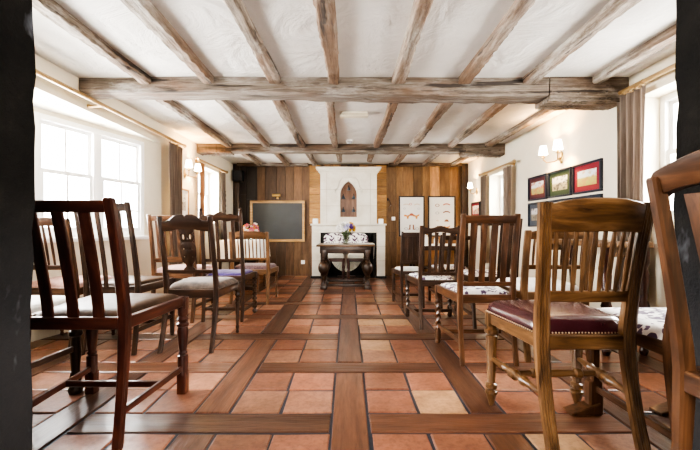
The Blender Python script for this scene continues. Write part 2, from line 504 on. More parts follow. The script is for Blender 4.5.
def make_chair(label, x, y, rz=0, group='dining chairs set out in rows', **P):
    """origin: floor point midway between the back posts at seat height; front is local +y"""
    g = lambda k, d=None: P.get(k, d)
    W = g('wood', DARKO); wr, wf, dep = g('wr', .38), g('wf', .44), g('dep', .42)
    sh, th = g('sh', .46), g('th', .95); rake, splay, flare = g('rake', .09), g('splay', .06), g('flare', .0)
    pw, pd = g('post', (.036, .034)); fl = g('front', 'turned')
    t = thing('dining_chair', label, 'chair', (x, y, 0), rz, group)
    yb = lambda z: -rake * max(0, (z - sh) / (th - sh)) ** 1.25 if z >= sh else -splay * ((sh - z) / sh) ** 1.7
    xp = lambda z: wr / 2 + flare * max(0, (z - sh) / (th - sh)) ** 1.4
    # back posts (rear leg and upright in one piece)
    for s in (-1, 1):
        zs = [sh * i / 7 for i in range(8)] + [sh + (th - sh) * i / 8 for i in range(1, 9)]
        path = []
        for z in zs:
            k = .82 + .18 * math.exp(-((z - sh) / .18) ** 2)
            path.append((s * xp(z), yb(z), z, pw * (k if z < sh else max(k, .88)), pd * k))
        if g('reeded'):
            bm = bmesh.new(); rings(bm, [reeded_sect(*p) for p in path])
        else:
            top = path[-1]
            if g('ears', True): path += [(top[0], top[1] - .001, th + .006, top[3] * .8, top[4] * .7)]
            bm = post_bm(path)
        o = link('back_post', bm, W['z'], t)
        if g('finial'):
            fb = lathe([(0, .012), (.006, .018), (.012, .010), (.022, .017), (.034, .012), (.042, .003)], 10)
            bmesh.ops.translate(fb, vec=(s * xp(th), yb(th), th + .004), verts=fb.verts)
            link('finial', fb, W['z'], o)
    # front legs
    rl = g('rail_h', .055)
    for s in (-1, 1):
        fx, fy = s * wf / 2, dep
        zt = sh - .004
        if fl == 'barley':
            pr = [(0, .014), (.012, .022), (.03, .022), (.035, .017)]
            k = 26
            pr += [(.10 + (.33 - .10) * i / k, .0185) for i in range(k + 1)]
            bm = lathe([p for p in pr if p[0] < .04] + [(.04, .018)], 12, fx, fy)
            box(bm, fx - .019, fx + .019, fy - .019, fy + .019, .035, .10, .003)
            lathe([(.098, .019)] + [(.10 + .24 * i / k, .0185) for i in range(k + 1)] + [(.342, .019)], 14, fx, fy, bm, twist=(.10, .34, 2 * PI * 2 / .105))
            box(bm, fx - .021, fx + .021, fy - .021, fy + .021, .34, zt, .003)
        elif fl == 'square':
            bm = post_bm([(fx, fy, 0, .028, .028), (fx, fy, sh * .6, .034, .034), (fx, fy, zt, .038, .038)])
        elif fl == 'tapered':
            bm = post_bm([(fx, fy, 0, .022, .022), (fx, fy, .02, .028, .028), (fx, fy, sh * .7, .036, .036), (fx, fy, zt, .040, .040)])
        elif fl == 'block_foot':
            bm = post_bm([(fx, fy, 0, .07, .05), (fx, fy, .15, .066, .05), (fx, fy, .16, .04, .04), (fx, fy, zt, .044, .044)])
            f2 = rail_bm(fx - .13, fx + .01, lambda u: .0, lambda u: .012 + .045 * (u + 1) / 2, lambda u, z: fy - .005, .07, 8)
            tmp = bpy.data.meshes.new('tmp'); f2.to_mesh(tmp); f2.free(); bm.from_mesh(tmp); bpy.data.meshes.remove(tmp)
        else:
            pr = leg_profile(fl, zt)
            f = (.14, .345) if fl == 'fluted' else 0
            if fl == 'fluted':
                q = []
                for a, b in pr: q.append((a, b))
                pr = q
            bm = lathe(pr, 16, fx, fy, flute=f)
            w = .024
            box(bm, fx - w, fx + w, fy - w, fy + w, sh - rl - .015, zt, .004)
            if fl == 'turned': box(bm, fx - .023, fx + .023, fy - .023, fy + .023, 0, .115, .004)
        link('front_leg', bm, W['z'], t)
    # seat frame: four rails
    rt = g('rail_top', sh)
    link('seat_rail', bar((-wr / 2, 0.0, rt - rl / 2), (wr / 2, 0.0, rt - rl / 2), pd * .75, rl, c=.12), W['x'], t)
    link('seat_rail', bar((-wf / 2, dep, rt - rl / 2), (wf / 2, dep, rt - rl / 2), .030, rl, c=.12), W['x'], t)
    for s in (-1, 1):
        link('seat_rail', bar((s * (wr / 2 + .002), 0.01, rt - rl / 2), (s * wf / 2, dep, rt - rl / 2), .030, rl, c=.12), W['y'], t)
    # seat
    sk = g('seat', 'drop'); sm = g('seat_mat', LEATHER_BR)
    if sk == 'drop':
        bm = cushion_bm(wr - .035, wf - .012, .018, dep + .008, rt - .012, .030, .012, rnd=.18)
    elif sk == 'over':
        bm = cushion_bm(wr + .028, wf + .042, .012, dep + .030, rt - g('over_drop', .01), g('seat_t', .065), .012, rnd=g('seat_r', .22))
    elif sk == 'pad':
        bm = cushion_bm(wr - .02, wf + .01, .022, dep + .015, rt, .042, .008, rnd=.16)
    so = link('seat', bm, sm, t, angle=60)
    if g('studs'):
        bm = bmesh.new(); z = rt - g('over_drop', .01) + .008
        def stud(px, py):
            m = Matrix.Translation((px, py, z)) @ Matrix.Scale(1, 4)
            bmesh.ops.create_icosphere(bm, subdivisions=1, radius=.0042, matrix=m)
        w0, w1 = (wr + .028) / 2, (wf + .042) / 2
        k = 26
        for i in range(k + 1): stud(-w0 + .012 + (2 * w0 - .024) * i / k, .012)
        for s in (-1, 1):
            for i in range(1, 30): stud(s * (w0 + (w1 - w0) * i / 30), .012 + (dep + .018) * i / 30)
        for i in range(k + 1): stud(-w1 + .012 + (2 * w1 - .024) * i / k, dep + .030)
        st = link('stud_trim', bm, STUD, so); st['kind'] = 'stuff'
    # crest rail
    ck = g('crest', 'straight'); ch = g('crest_h', .06); ct = g('crest_t', .022); bow = g('bow', .012)
    xe = xp(th) - pw * .3
    yc = lambda u, z: yb(z) - bow * (1 - u * u)
    zb = lambda u: th - ch
    if ck == 'straight': zt = lambda u: th - .004
    elif ck == 'arched':
        zt = lambda u: th - .006 + .022 * (1 - abs(u) ** 2.4)
        zb = lambda u: th - ch + .004 * (1 - u * u)
    elif ck == 'serp':
        zt = lambda u: th - .022 + .026 * math.exp(-(u / .35) ** 2) + .020 * abs(u) ** 3
        zb = lambda u: th - ch + .010 * math.cos(u * PI)
    elif ck == 'shaped':
        zt = lambda u: th - .024 + .044 / (1 + math.exp((abs(u) - .55) * 14)) - .014 * math.exp(-(u / .05) ** 2)
        zb = lambda u: th - ch - .012 + .016 * math.exp(-(u / .6) ** 4)
    elif ck == 'crenel':
        zt = lambda u: th - .022 + .03 * math.exp(-(u / .28) ** 2) + .012 * math.exp(-((abs(u) - .55) / .12) ** 2)
        zb = lambda u: th - ch + .006 * math.cos(u * 3 * PI)
    elif ck == 'yoke':
        xe = xp(th) + .014
        zt = lambda u: th + .018 + .040 * (1 - abs(u) ** 1.7) - (.012 if abs(u) > .97 else 0)
        zb = lambda u: th - .050 + .048 * (1 - abs(u) ** 4) * .6 + (.008 if abs(u) > .97 else 0)
    yoff = g('crest_y', 0)
    link('crest_rail', rail_bm(-xe, xe, zb, zt, lambda u, z: yc(u, z) + yoff, ct, 28), W['x'], t)
    # lower back rail
    lz = g('low_z'); lh = g('low_h', .035)
    if lz:
        xl = xp(lz) - pw * .3
        arch = g('low_arch', 0)
        link('lower_rail', rail_bm(-xl, xl, lambda u: lz - lh / 2, lambda u: lz + lh / 2 + arch * (1 - u * u), lambda u, z: yb(z) - bow * .6 * (1 - u * u), .02, 16), W['x'], t)
    z0 = (lz + lh / 2 - .004) if lz else rt - .01
    z1 = th - ch + .006
    # slats / spindles / splat
    for (u0, u1, w0, w1, dk) in g('slats', []):
        x0 = u0 * (xp(z0)); x1 = u1 * xp(z1)
        pth = []
        for i in range(9):
            k = i / 8; z = z0 + (z1 - z0) * k
            xx = x0 + (x1 - x0) * k
            w = w0 + (w1 - w0) * k
            if dk == 'fan': xx = x0 + (x1 - x0) * k ** 1.8; w = w0 + (w1 - w0) * abs(2 * k - 1) ** 1.3 if w1 > w0 else w
            uu = xx / max(xp(z), .01)
            pth.append((xx, yb(z) - bow * .8 * (1 - uu * uu), z, w, .011 if dk != 'rod' else w))
        if dk == 'rod':
            bm = tube([p[:3] for p in pth], [p[3] / 2 * (1.0 + .25 * math.sin(PI * i / 8)) for i, p in enumerate(pth)], 8)
            link('back_spindle', bm, W['z'], t)
        else:
            link('back_slat', post_bm(pth), W['z'], t)
    if g('splat') == 'pierced':
        zz0, zz1 = z0 - .004, z1 + .006; H = zz1 - zz0
        prof = [(0, .050), (.06, .044), (.10, .026), (.16, .030), (.22, .050), (.34, .062), (.50, .066), (.62, .062), (.68, .040), (.72, .052), (.82, .064), (.88, .044), (.92, .060), (1, .058)]
        pr = smooth_profile(prof, 4)
        pr = [(q, w * .84) for q, w in pr]
        out = [(w, zz0 + H * q) for q, w in pr] + [(-w, zz0 + H * q) for q, w in reversed(pr)]
        holes = []
        for s in (-1, 1):
            holes += [circle(s * .030, zz0 + H * .52, .007, 8), circle(s * .030, zz0 + H * .33, .006, 8), circle(s * .026, zz0 + H * .80, .013, 10, .020)]
        holes.append(circle(0, zz0 + H * .76, .006, 8, .012))
        bm = shape2d([out] + holes, .012, .001)
        for v in bm.verts: v.co.y += yb(v.co.z) - bow * .7
        link('back_splat', bm, W['z'], t, angle=30)
    elif g('splat') == 'panel':
        xx = xp(z0) - .004
        bm = rail_bm(-xx, xx, lambda u: z0 - .004, lambda u: z1, lambda u, z: yb(z), .012, 6)
        link('back_panel', bm, W['z'], t)
        for u in (-.45, .05, .5):
            link('panel_moulding', post_bm([(u * xx, yb(z0) - .008, z0, .014, .008), (u * xx, yb(z1) - .008, z1, .014, .008)]), W['z'], t)
    elif g('splat') == 'wide':
        pth = []
        for i in range(9):
            k = i / 8; z = z0 + (z1 - z0) * k
            pth.append((0, yb(z) - bow * .8, z, .20 + .06 * k, .012))
        link('back_splat', post_bm(pth), W['z'], t)
    # stretchers
    for kind, z in g('stretch', []):
        q = lambda z: yb(z)
        if kind == 'sides':
            for s in (-1, 1):
                link('stretcher', bar((s * wr / 2, q(z), z), (s * wf / 2, dep, z), .018, .030), W['y'], t)
        elif kind == 'sides_turned':
            for s in (-1, 1):
                pf = [(0, .010), (.15, .012), (.30, .016), (.32, .022), (.36, .022), (.38, .014), (.46, .015), (.48, .024), (.56, .024), (.58, .014), (.68, .015), (.70, .021), (.74, .016), (1, .010)]
                link('stretcher', turned_bar((s * wr / 2, q(z), z), (s * wf / 2, dep, z), pf), W['y'], t)
        elif kind == 'cross':
            k = .55; xx = (wr + (wf - wr) * k) / 2; yy = dep * k
            link('stretcher', bar((-xx, yy, z), (xx, yy, z), .020, .028), W['x'], t)
        elif kind == 'cross_turned':
            k = .5; xx = (wr + (wf - wr) * k) / 2; yy = dep * k
            pf = [(0, .010), (.12, .013), (.2, .015), (.22, .022), (.28, .022), (.3, .014), (.5, .018), (.7, .014), (.72, .022), (.78, .022), (.8, .015), (1, .010)]
            link('stretcher', turned_bar((-xx, yy, z), (xx, yy, z), pf), W['x'], t)
        elif kind == 'front':
            link('stretcher', bar((-wf / 2, dep, z), (wf / 2, dep, z), .022, .040), W['x'], t)
        elif kind == 'back':
            link('stretcher', bar((-wr / 2, q(z), z), (wr / 2, q(z), z), .018, .030), W['x'], t)
    return t

def even(n, w, kind='slat', flare=0, span=1.0):
    r = []
    for i in range(n):
        u = (-1 + 2 * (i + 1) / (n + 1)) * span
        r.append((u, u * (1 + flare), w, w, kind))
    return r

# ---- left block of chairs
make_chair('dark red mahogany slat-back chair with brown leather seat, nearest the left stone jamb', -1.125, 1.50,
    wood=MAHOG, wr=.415, wf=.485, dep=.45, sh=.515, th=.99, rake=.10, splay=.05, post=(.044, .040), front='turned', rail_h=.05,
    seat='drop', seat_mat=LEATHER_BR, crest='straight', crest_h=.050, crest_t=.026, slats=even(3, .046), stretch=[('sides', .135), ('cross', .135)], bow=.004)
make_chair('dark chair mostly hidden behind the left jamb, with a raised side stretcher', -1.685, 1.52,
    wood=DARKO, wr=.40, wf=.46, dep=.43, sh=.48, th=.94, front='turned2', seat='over', seat_mat=PALEF, seat_t=.05, crest='arched', slats=even(4, .03), stretch=[('sides', .24), ('back', .3)])
make_chair('tall dark slat-back chair standing just behind the mahogany chair by the bay window', -1.665, 2.58,
    wood=DARKO, wr=.36, wf=.44, dep=.42, sh=.47, th=1.05, rake=.12, splay=.05, flare=-.005, front='tapered', seat='drop', seat_mat=LEATHER_BR, crest='straight', crest_h=.055, slats=even(4, .03), stretch=[('sides', .16), ('cross', .16)])
make_chair('spindle-back chair deep inside the bay window, seen through the mahogany slats', -2.14, 2.62,
    wood=WALNUT, wr=.38, wf=.42, dep=.38, sh=.45, th=.94, front='slim', seat='over', seat_mat=PINKF, seat_t=.05, crest='arched', crest_h=.05, low_z=.60, slats=even(8, .014, 'rod'), stretch=[('sides', .16)])
make_chair('brown slat-back chair behind the carved splat chair, close to the bay curtain', -1.64, 3.45,
    wood=WALNUT, wr=.385, wf=.43, dep=.40, sh=.46, th=1.0, rake=.09, post=(.04, .034), front='tapered', seat='over', seat_mat=PINKF, seat_t=.045, crest='straight', crest_h=.055, low_z=.575, low_arch=.02, slats=even(5, .026), stretch=[('sides', .14)])
make_chair('dark chair with shaped crest, pierced carved splat and thick taupe upholstered seat', -1.145, 2.67,
    wood=DARKO, wr=.362, wf=.43, dep=.40, sh=.43, th=.955, rake=.11, splay=.10, flare=-.004, post=(.036, .034), front='slim', rail_h=.06,
    seat='over', seat_mat=TAUPE, seat_t=.085, over_drop=.045, seat_r=.3, crest='shaped', crest_h=.088, crest_t=.022, low_z=.565, low_h=.026, splat='pierced', bow=.004)
make_chair('tall dark slat-back chair with knob finials and a purple seat cushion', -1.175, 3.45,
    wood=DARKO, wr=.365, wf=.40, dep=.36, sh=.43, th=1.02, rake=.09, splay=.03, post=(.036, .034), front='bobbin', seat='drop', seat_mat=PURPLE,
    crest='crenel', crest_h=.075, finial=True, low_z=.575, low_h=.03, slats=even(4, .032), stretch=[('sides', .10), ('front', .25), ('back', .12)])
make_chair('low light brown spindle-back chair with mauve cushion, farthest of the left aisle chairs', -1.14, 4.26,
    wood=LIGHTO, wr=.42, wf=.46, dep=.38, sh=.395, th=.83, rake=.07, splay=.05, post=(.042, .034), front='slim', seat='pad', seat_mat=MAUVE,
    crest='arched', crest_h=.07, low_z=.52, low_h=.03, slats=even(9, .013, 'rod'), bow=.02, stretch=[('sides', .17)])
# ---- right block of chairs
make_chair('golden oak spindle-back chair with studded oxblood leather seat and fluted front legs', .925, 1.43,
    wood=OAK, wr=.335, wf=.425, dep=.385, sh=.465, th=.975, rake=.075, splay=.10, flare=.025, post=(.054, .040), reeded=True, front='fluted', rail_h=.055, rail_top=.462,
    seat='over', seat_mat=LEATHER_OX, seat_t=.062, over_drop=.004, seat_r=.16, studs=True, crest='arched', crest_h=.112, crest_t=.026, low_z=.617, low_h=.044,
    slats=even(9, .015, 'rod', .0, .96), bow=.018, stretch=[('sides_turned', .235), ('cross_turned', .235)])
make_chair('chair with damask seat wedged between the oxblood leather chair and the right jamb', 1.385, 1.345,
    wood=WALNUT, wr=.40, wf=.42, dep=.40, sh=.46, th=.93, front='block_foot', seat='over', seat_mat=DAMASK, seat_t=.05, crest='straight', slats=even(5, .03), stretch=[('sides', .12), ('back', .25)])
make_chair('brown chair with four straight slats and purple-patterned seat on barley-twist legs', .905, 2.39,
    wood=WALNUT, wr=.345, wf=.43, dep=.41, sh=.445, th=.965, rake=.075, splay=.055, post=(.036, .034), front='barley', seat='drop', seat_mat=DAMASK,
    crest='straight', crest_h=.055, crest_t=.024, low_z=.515, low_h=.03, slats=even(4, .038), bow=.003, stretch=[('sides', .14), ('cross', .14)])
make_chair('light oak low spindle-back chair with white seat, behind the oxblood leather chair', 1.39, 2.46,
    wood=LIGHTO, wr=.41, wf=.46, dep=.40, sh=.45, th=.86, rake=.06, post=(.046, .036), front='slim', seat='pad', seat_mat=PALEF,
    crest='arched', crest_h=.055, low_z=.62, low_h=.03, slats=even(8, .014, 'rod'), bow=.018, stretch=[('sides', .17)])
make_chair('dark chair with wavy crest rail and fanned slats, third from front beside the right aisle', .80, 3.23,
    wood=DARKO, wr=.325, wf=.42, dep=.40, sh=.42, th=.895, rake=.07, splay=.06, post=(.034, .032), front='barley', seat='drop', seat_mat=DAMASK,
    crest='serp', crest_h=.06, low_z=.475, low_h=.03, slats=[(-.50, -.54, .022, .034, 'fan'), (-.17, -.18, .022, .034, 'fan'), (.17, .22, .022, .034, 'fan'), (.50, .66, .022, .034, 'fan')], bow=.003, stretch=[('sides', .10), ('cross', .10)])
make_chair('nearly black slat-back chair with damask seat, seen through the four-slat chair with barley-twist legs', 1.29, 3.22,
    wood=DARKO, wr=.38, wf=.43, dep=.40, sh=.45, th=.955, front='barley', seat='drop', seat_mat=DAMASK, crest='straight', crest_h=.055, slats=even(4, .036), stretch=[('sides', .12)])
make_chair('small dark panel-back chair with pale seat, farthest of the right aisle chairs', .715, 4.06,
    wood=DARKO, wr=.235, wf=.34, dep=.32, sh=.40, th=.835, rake=.04, splay=.04, post=(.03, .03), front='square', seat='drop', seat_mat=PALEF, crest='straight', crest_h=.05, low_z=.50, low_h=.035, splat='panel', stretch=[('sides', .12), ('back', .14)])
make_chair('dark slat-back chair with damask seat behind the wavy-crested chair', 1.19, 4.05,
    wood=DARKO, wr=.34, wf=.40, dep=.38, sh=.42, th=.80, front='square', seat='drop', seat_mat=DAMASK, crest='straight', crest_h=.05, slats=even(3, .03), stretch=[('sides', .14)])
make_chair('brown yoke-crested chair standing sideways in the doorway against the right jamb', .875, .745, -PI / 2,
    wood=WALNUT, wr=.41, wf=.44, dep=.36, sh=.515, th=1.005, rake=.075, splay=.03, post=(.036, .042), front='square', rail_h=.055, seat='drop', seat_mat=LEATHER_BR, crest='yoke', crest_h=.05, crest_t=.034, crest_y=.014, splat='wide', bow=.0, stretch=[('sides', .14)])
# ---- two upholstered chairs behind the table, facing the room
def parlour_chair(label, x, y, rz):
    t = thing('parlour_chair', label, 'chair', (x, y, 0), rz, 'chairs at the fireside table')
    W = MAHOG
    wr, wf, dep, sh, th = .30, .32, .36, .39, .77
    for s in (-1, 1):
        link('back_post', post_bm([(s * wr / 2, -.06, 0, .03, .03), (s * wr / 2, 0, sh, .036, .034), (s * wr / 2, -.05, th - .06, .03, .028)]), W['z'], t)
        link('front_leg', lathe([(0, .012), (.02, .022), (.05, .014), (.10, .026), (.14, .016), (.17, .028), (.20, .016), (.24, .026), (.28, .018), (sh - .05, .024), (sh - .005, .024)], 12, s * wf / 2, dep), W['z'], t)
        link('seat_rail', bar((s * wr / 2, 0, sh - .025), (s * wf / 2, dep, sh - .025), .03, .05), W['y'], t)
    link('seat_rail', bar((-wf / 2, dep, sh - .03), (wf / 2, dep, sh - .03), .03, .055), W['x'], t)
    link('seat_rail', bar((-wr / 2, 0, sh - .03), (wr / 2, 0, sh - .03), .03, .055), W['x'], t)
    link('seat', cushion_bm(wr + .02, wf + .03, .03, dep + .02, sh, .07, .015, rnd=.25), CREAMF, t, angle=60)
    n = 24; out = []
    for i in range(n + 1):
        u = -1 + 2 * i / n
        out.append((u * (wr / 2 + .02), th - .02 + .03 * (1 - abs(u) ** 2) - .05 * max(0, abs(u) - .8) ** 1 * 5 * .6))
    out += [(wr / 2 + .02, .52), (-wr / 2 - .02, .52)]
    bm = shape2d([out], .06, .015)
    for v in bm.verts: v.co.y += -.01 - .05 * (v.co.z - sh) / (th - sh)
    link('backrest', bm, DAMASKF, t, angle=50)
    return t
parlour_chair('upholstered chair with aubergine damask back, left of the pair tucked behind the fireside table', -.235, 6.30, PI)
parlour_chair('upholstered chair with aubergine damask back, right of the pair tucked behind the fireside table', .165, 6.30, PI)

# ------------------------------------------------------------------ floor (mesh tiles)
XL, XR, YB = -2.10, 2.18, 6.70
def build_floor():
    bm = bmesh.new(); tint = bm.loops.layers.color.new('Tint')
    def slab(x0, x1, y0, y1, col, mi, jit=.004, h=.010, bev=.004):
        g = .0055
        p = [(x0 + g, y0 + g), (x1 - g, y0 + g), (x1 - g, y1 - g), (x0 + g, y1 - g)]
        p = [(a + random.uniform(-jit, jit), b + random.uniform(-jit, jit)) for a, b in p]
        cx = sum(a for a, b in p) / 4; cy = sum(b for a, b in p) / 4
        dz = random.uniform(-.0015, .0015)
        k = lambda q, e, z: (q[0] + math.copysign(e, cx - q[0]), q[1] + math.copysign(e, cy - q[1]), z)
        lo = [bm.verts.new((a, b, -.012)) for a, b in p]
        mid = [bm.verts.new(k(q, .001, -.003 + dz)) for q in p]
        hi = [bm.verts.new(k(q, .006, dz + random.uniform(-.0012, .0012))) for q in p]
        fs = [bm.faces.new(hi)]
        for A, B in ((lo, mid), (mid, hi)):
            for i in range(4): fs.append(bm.faces.new((A[i], A[(i + 1) % 4], B[(i + 1) % 4], B[i])))
        for f in fs:
            f.material_index = mi; f.smooth = False
            for l in f.loops: l[tint] = (*col, 1)
    def tcol():
        r = random.random()
        base = (.585, .395, .305) if r < .62 else (.63, .455, .36) if r < .86 else (.65, .51, .38) if r < .93 else (.49, .31, .235)
        k = random.uniform(.85, 1.12); return tuple(c * k for c in base)
    def pcol():
        k = random.uniform(.8, 1.15); return (.40 * k, .268 * k, .198 * k)
    per, pw = .657, .168
    X0, Y0 = .010, 1.652         # plank centre lines
    i0, i1 = -5, 4; j0, j1 = -3, 8
    half = pw / 2
    for i in range(i0, i1 + 1):
        for j in range(j0, j1 + 1):
            cx, cy = X0 + i * per, Y0 + j * per
            # panel up-right of crossing (i,j)
            xa, xb, ya, yb_ = cx + half, cx + per - half, cy + half, cy + per - half
            mx, my = (xa + xb) / 2 + random.uniform(-.01, .01), (ya + yb_) / 2 + random.uniform(-.008, .008)
            mx2 = mx + random.uniform(-.008, .008)
            slab(xa, mx, ya, my, tcol(), 0); slab(mx, xb, ya, my, tcol(), 0)
            slab(xa, mx2, my, yb_, tcol(), 0)
            if random.random() < .1:
                s = mx2 + (xb - mx2) * .5
                slab(mx2, s, my, yb_, tcol(), 0); slab(s, xb, my, yb_, tcol(), 0)
            else: slab(mx2, xb, my, yb_, tcol(), 0)
            # the plank that runs through this crossing: along when i+j even, else across
            if (i + j) % 2 == 0:
                slab(cx - half, cx + half, cy - per + half, cy + per - half, pcol(), 2, .003)
            else:
                slab(cx - per + half, cx + per - half, cy - half, cy + half, pcol(), 1, .003)
    geom = bm.verts[:] + bm.edges[:] + bm.faces[:]
    for co, no in (((XL - .55, 0, 0), (-1, 0, 0)), ((XR + .5, 0, 0), (1, 0, 0)), ((0, -.4, 0), (0, -1, 0)), ((0, YB + .25, 0), (0, 1, 0))):
        geom = bm.verts[:] + bm.edges[:] + bm.faces[:]
        bmesh.ops.bisect_plane(bm, geom=geom, plane_co=co, plane_no=no, clear_outer=True)
    n0 = len(bm.faces)
    fs = box(bm, XL - .55, XR + .5, -3.3, YB + .25, -.06, -.006)
    for f in fs: f.material_index = 3
    me = bpy.data.meshes.new('floor'); bm.to_mesh(me); bm.free()
    for m in (TILE, PLANKX, PLANKY, GROUT): me.materials.append(m)
    o = bpy.data.objects.new('floor', me); COL.objects.link(o); struct(o)
build_floor()

# ------------------------------------------------------------------ walls, ceiling
struct(link('ceiling', bx(-2.6, 2.75, -3.4, 7.0, CZ, CZ + .12), CEIL, smooth=False))
T = .30
def wall_with_openings(name, xin, out, y0, y1, ops, mat):
    """wall along y at inner face xin; out=-1/+1 side of thickness; ops (ya,yb,za,zb)"""
    bm = bmesh.new()
    a, b = (xin - T, xin) if out < 0 else (xin, xin + T)
    ys = y0
    for ya, yb_, za, zb_ in sorted(ops):
        box(bm, a, b, ys, ya, 0, CZ)
        if za > 0: box(bm, a, b, ya, yb_, 0, za)
        box(bm, a, b, ya, yb_, zb_, CZ)
        ys = yb_
    box(bm, a, b, ys, y1, 0, CZ)
    return struct(link(name, bm, mat, smooth=False))
BAY = (1.30, 4.10, 0, 1.825)
W2 = (5.12, 5.92, .95, 1.775)
wall_with_openings('wall_left', XL, -1, 1.12, YB + .1, [BAY, W2], CREAM)
R1W = (1.55, 2.74, .92, 1.86); R2W = (4.90, 5.62, .95, 1.68)
wall_with_openings('wall_right', XR, 1, 1.12, YB + .1, [R1W, R2W], CREAM)

# doorway jambs of dark stone, in front of everything
def front_wall():
    bm = bmesh.new()
    def jamb(s, xa, xb, ya, yb_):
        # inner reveal slightly wavy
        n = 26; rs = []
        for i in range(n + 1):
            z = CZ * i / n
            e = .010 * math.sin(z * 5.1 + s) + .006 * math.sin(z * 13) + (.014 * (1 - z / CZ) if s < 0 else 0)
            j = .010 if abs((z % .42) - .02) < .03 else 0
            xi = xa + s * (e * .6 + j)
            rs.append([Vector((xi, ya, z)), Vector((xi, yb_ - .02, z)), Vector((xi + s * .018, yb_, z)), Vector((xb, yb_, z)), Vector((xb, ya, z))])
        rings(bm, rs)
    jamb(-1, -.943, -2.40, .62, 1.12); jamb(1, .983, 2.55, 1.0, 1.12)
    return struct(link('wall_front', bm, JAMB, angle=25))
front_wall()

# unseen walls added behind the camera to keep sky light from flooding in
def sky_block_walls():
    bm = bmesh.new()
    box(bm, -2.6, -2.4, -3.2, 1.12, 0, CZ); box(bm, 2.55, 2.75, -3.2, 1.12, 0, CZ)
    box(bm, -2.6, 2.75, -3.4, -3.2, 0, CZ)
    struct(link('wall_sky_block', bm, CREAM, smooth=False))
sky_block_walls()

# back wall of vertical boards
def back_wall():
    bm = bmesh.new(); tint = bm.loops.layers.color.new('Tint')
    x = -2.36
    while x < 2.5:
        w = random.uniform(.11, .21); xe = min(x + w, 2.5)
        k = random.uniform(.68, 1.12)
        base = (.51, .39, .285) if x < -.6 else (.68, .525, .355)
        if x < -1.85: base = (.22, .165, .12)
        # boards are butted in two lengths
        zj = random.uniform(.6, 1.5)
        for z0, z1 in ((0, zj), (zj, CZ)):
            kk = k * random.uniform(.88, 1.1); d = random.uniform(0, .008)
            for f in box(bm, x + .0025, xe - .0025, YB - d, YB + .03, z0 + .001, z1 - .001):
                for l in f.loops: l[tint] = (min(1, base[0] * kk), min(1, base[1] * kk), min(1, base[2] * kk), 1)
        x = xe
    fs = box(bm, -2.36, 2.52, YB + .02, YB + .12, 0, CZ)
    for f in fs:
        for l in f.loops: l[tint] = (.08, .05, .04, 1)
    # hole behind the firebox is covered by the firebox itself
    return struct(link('wall_back', bm, BOARD, smooth=False))
back_wall()
# level boards beside the overmantel
def side_boards(x0, x1, name):
    bm = bmesh.new(); tint = bm.loops.layers.color.new('Tint')
    z = .95
    while z < CZ - .02:
        h = .135; z1 = min(z + h, CZ)
        k = random.uniform(.9, 1.12)
        for f in box(bm, x0, x1, YB - .055, YB - .012, z + .003, z1 - .003):
            for l in f.loops: l[tint] = (.66 * k, .50 * k, .29 * k, 1)
        z = z1
    return struct(link(name, bm, BOARDH, smooth=False))
side_boards(-.70, -.50, 'trim_1'); side_boards(.52, .70, 'trim_2')
struct(link('trim_3', bx(2.06, 2.175, YB - .10, YB - .012, 0, CZ, bev=.006), DARKO['z']))   # dark corner post
struct(link('trim_4', bx(-2.095, -1.98, YB - .05, YB - .012, 0, CZ, bev=.006), DARKO['z']))

# bay: low wall, soffit, windows
BP = [(-2.10, 4.10), (-2.16, 3.87), (-2.44, 2.84), (-2.44, 1.92), (-2.11, 1.28)]
SILL, HEAD = .80, 1.79
def bay():
    bm = bmesh.new()
    for (xa, ya), (xb, yb_) in zip(BP, BP[1:]):
        d = Vector((xb - xa, yb_ - ya)).normalized(); n = Vector((d.y, -d.x))
        if n.x > 0: n = -n
        def prism(z0, z1, o0, o1):
            a, b = Vector((xa, ya)), Vector((xb, yb_))
            q = [a + n * o0, b + n * o0, b + n * o1, a + n * o1]
            rings(bm, [[Vector((p.x, p.y, z)) for p in q] for z in (z0, z1)])
        full = (xa, ya) == BP[0]
        prism(0, SILL if not full else CZ, 0, .14)
        if not full:
            prism(HEAD, CZ, 0, .14)
    struct(link('wall_bay', bm, CREAM, smooth=False))
    bm = bmesh.new()
    q = [(-2.112, 4.095), (-2.16, 3.87), (-2.44, 2.84), (-2.44, 1.92), (-2.13, 1.305), (-2.112, 1.305)]
    rings(bm, [[Vector((x, y, z)) for x, y in q] for z in (1.826, 1.88)])
    struct(link('ceiling_bay', bm, WHITE, smooth=False))
bay()

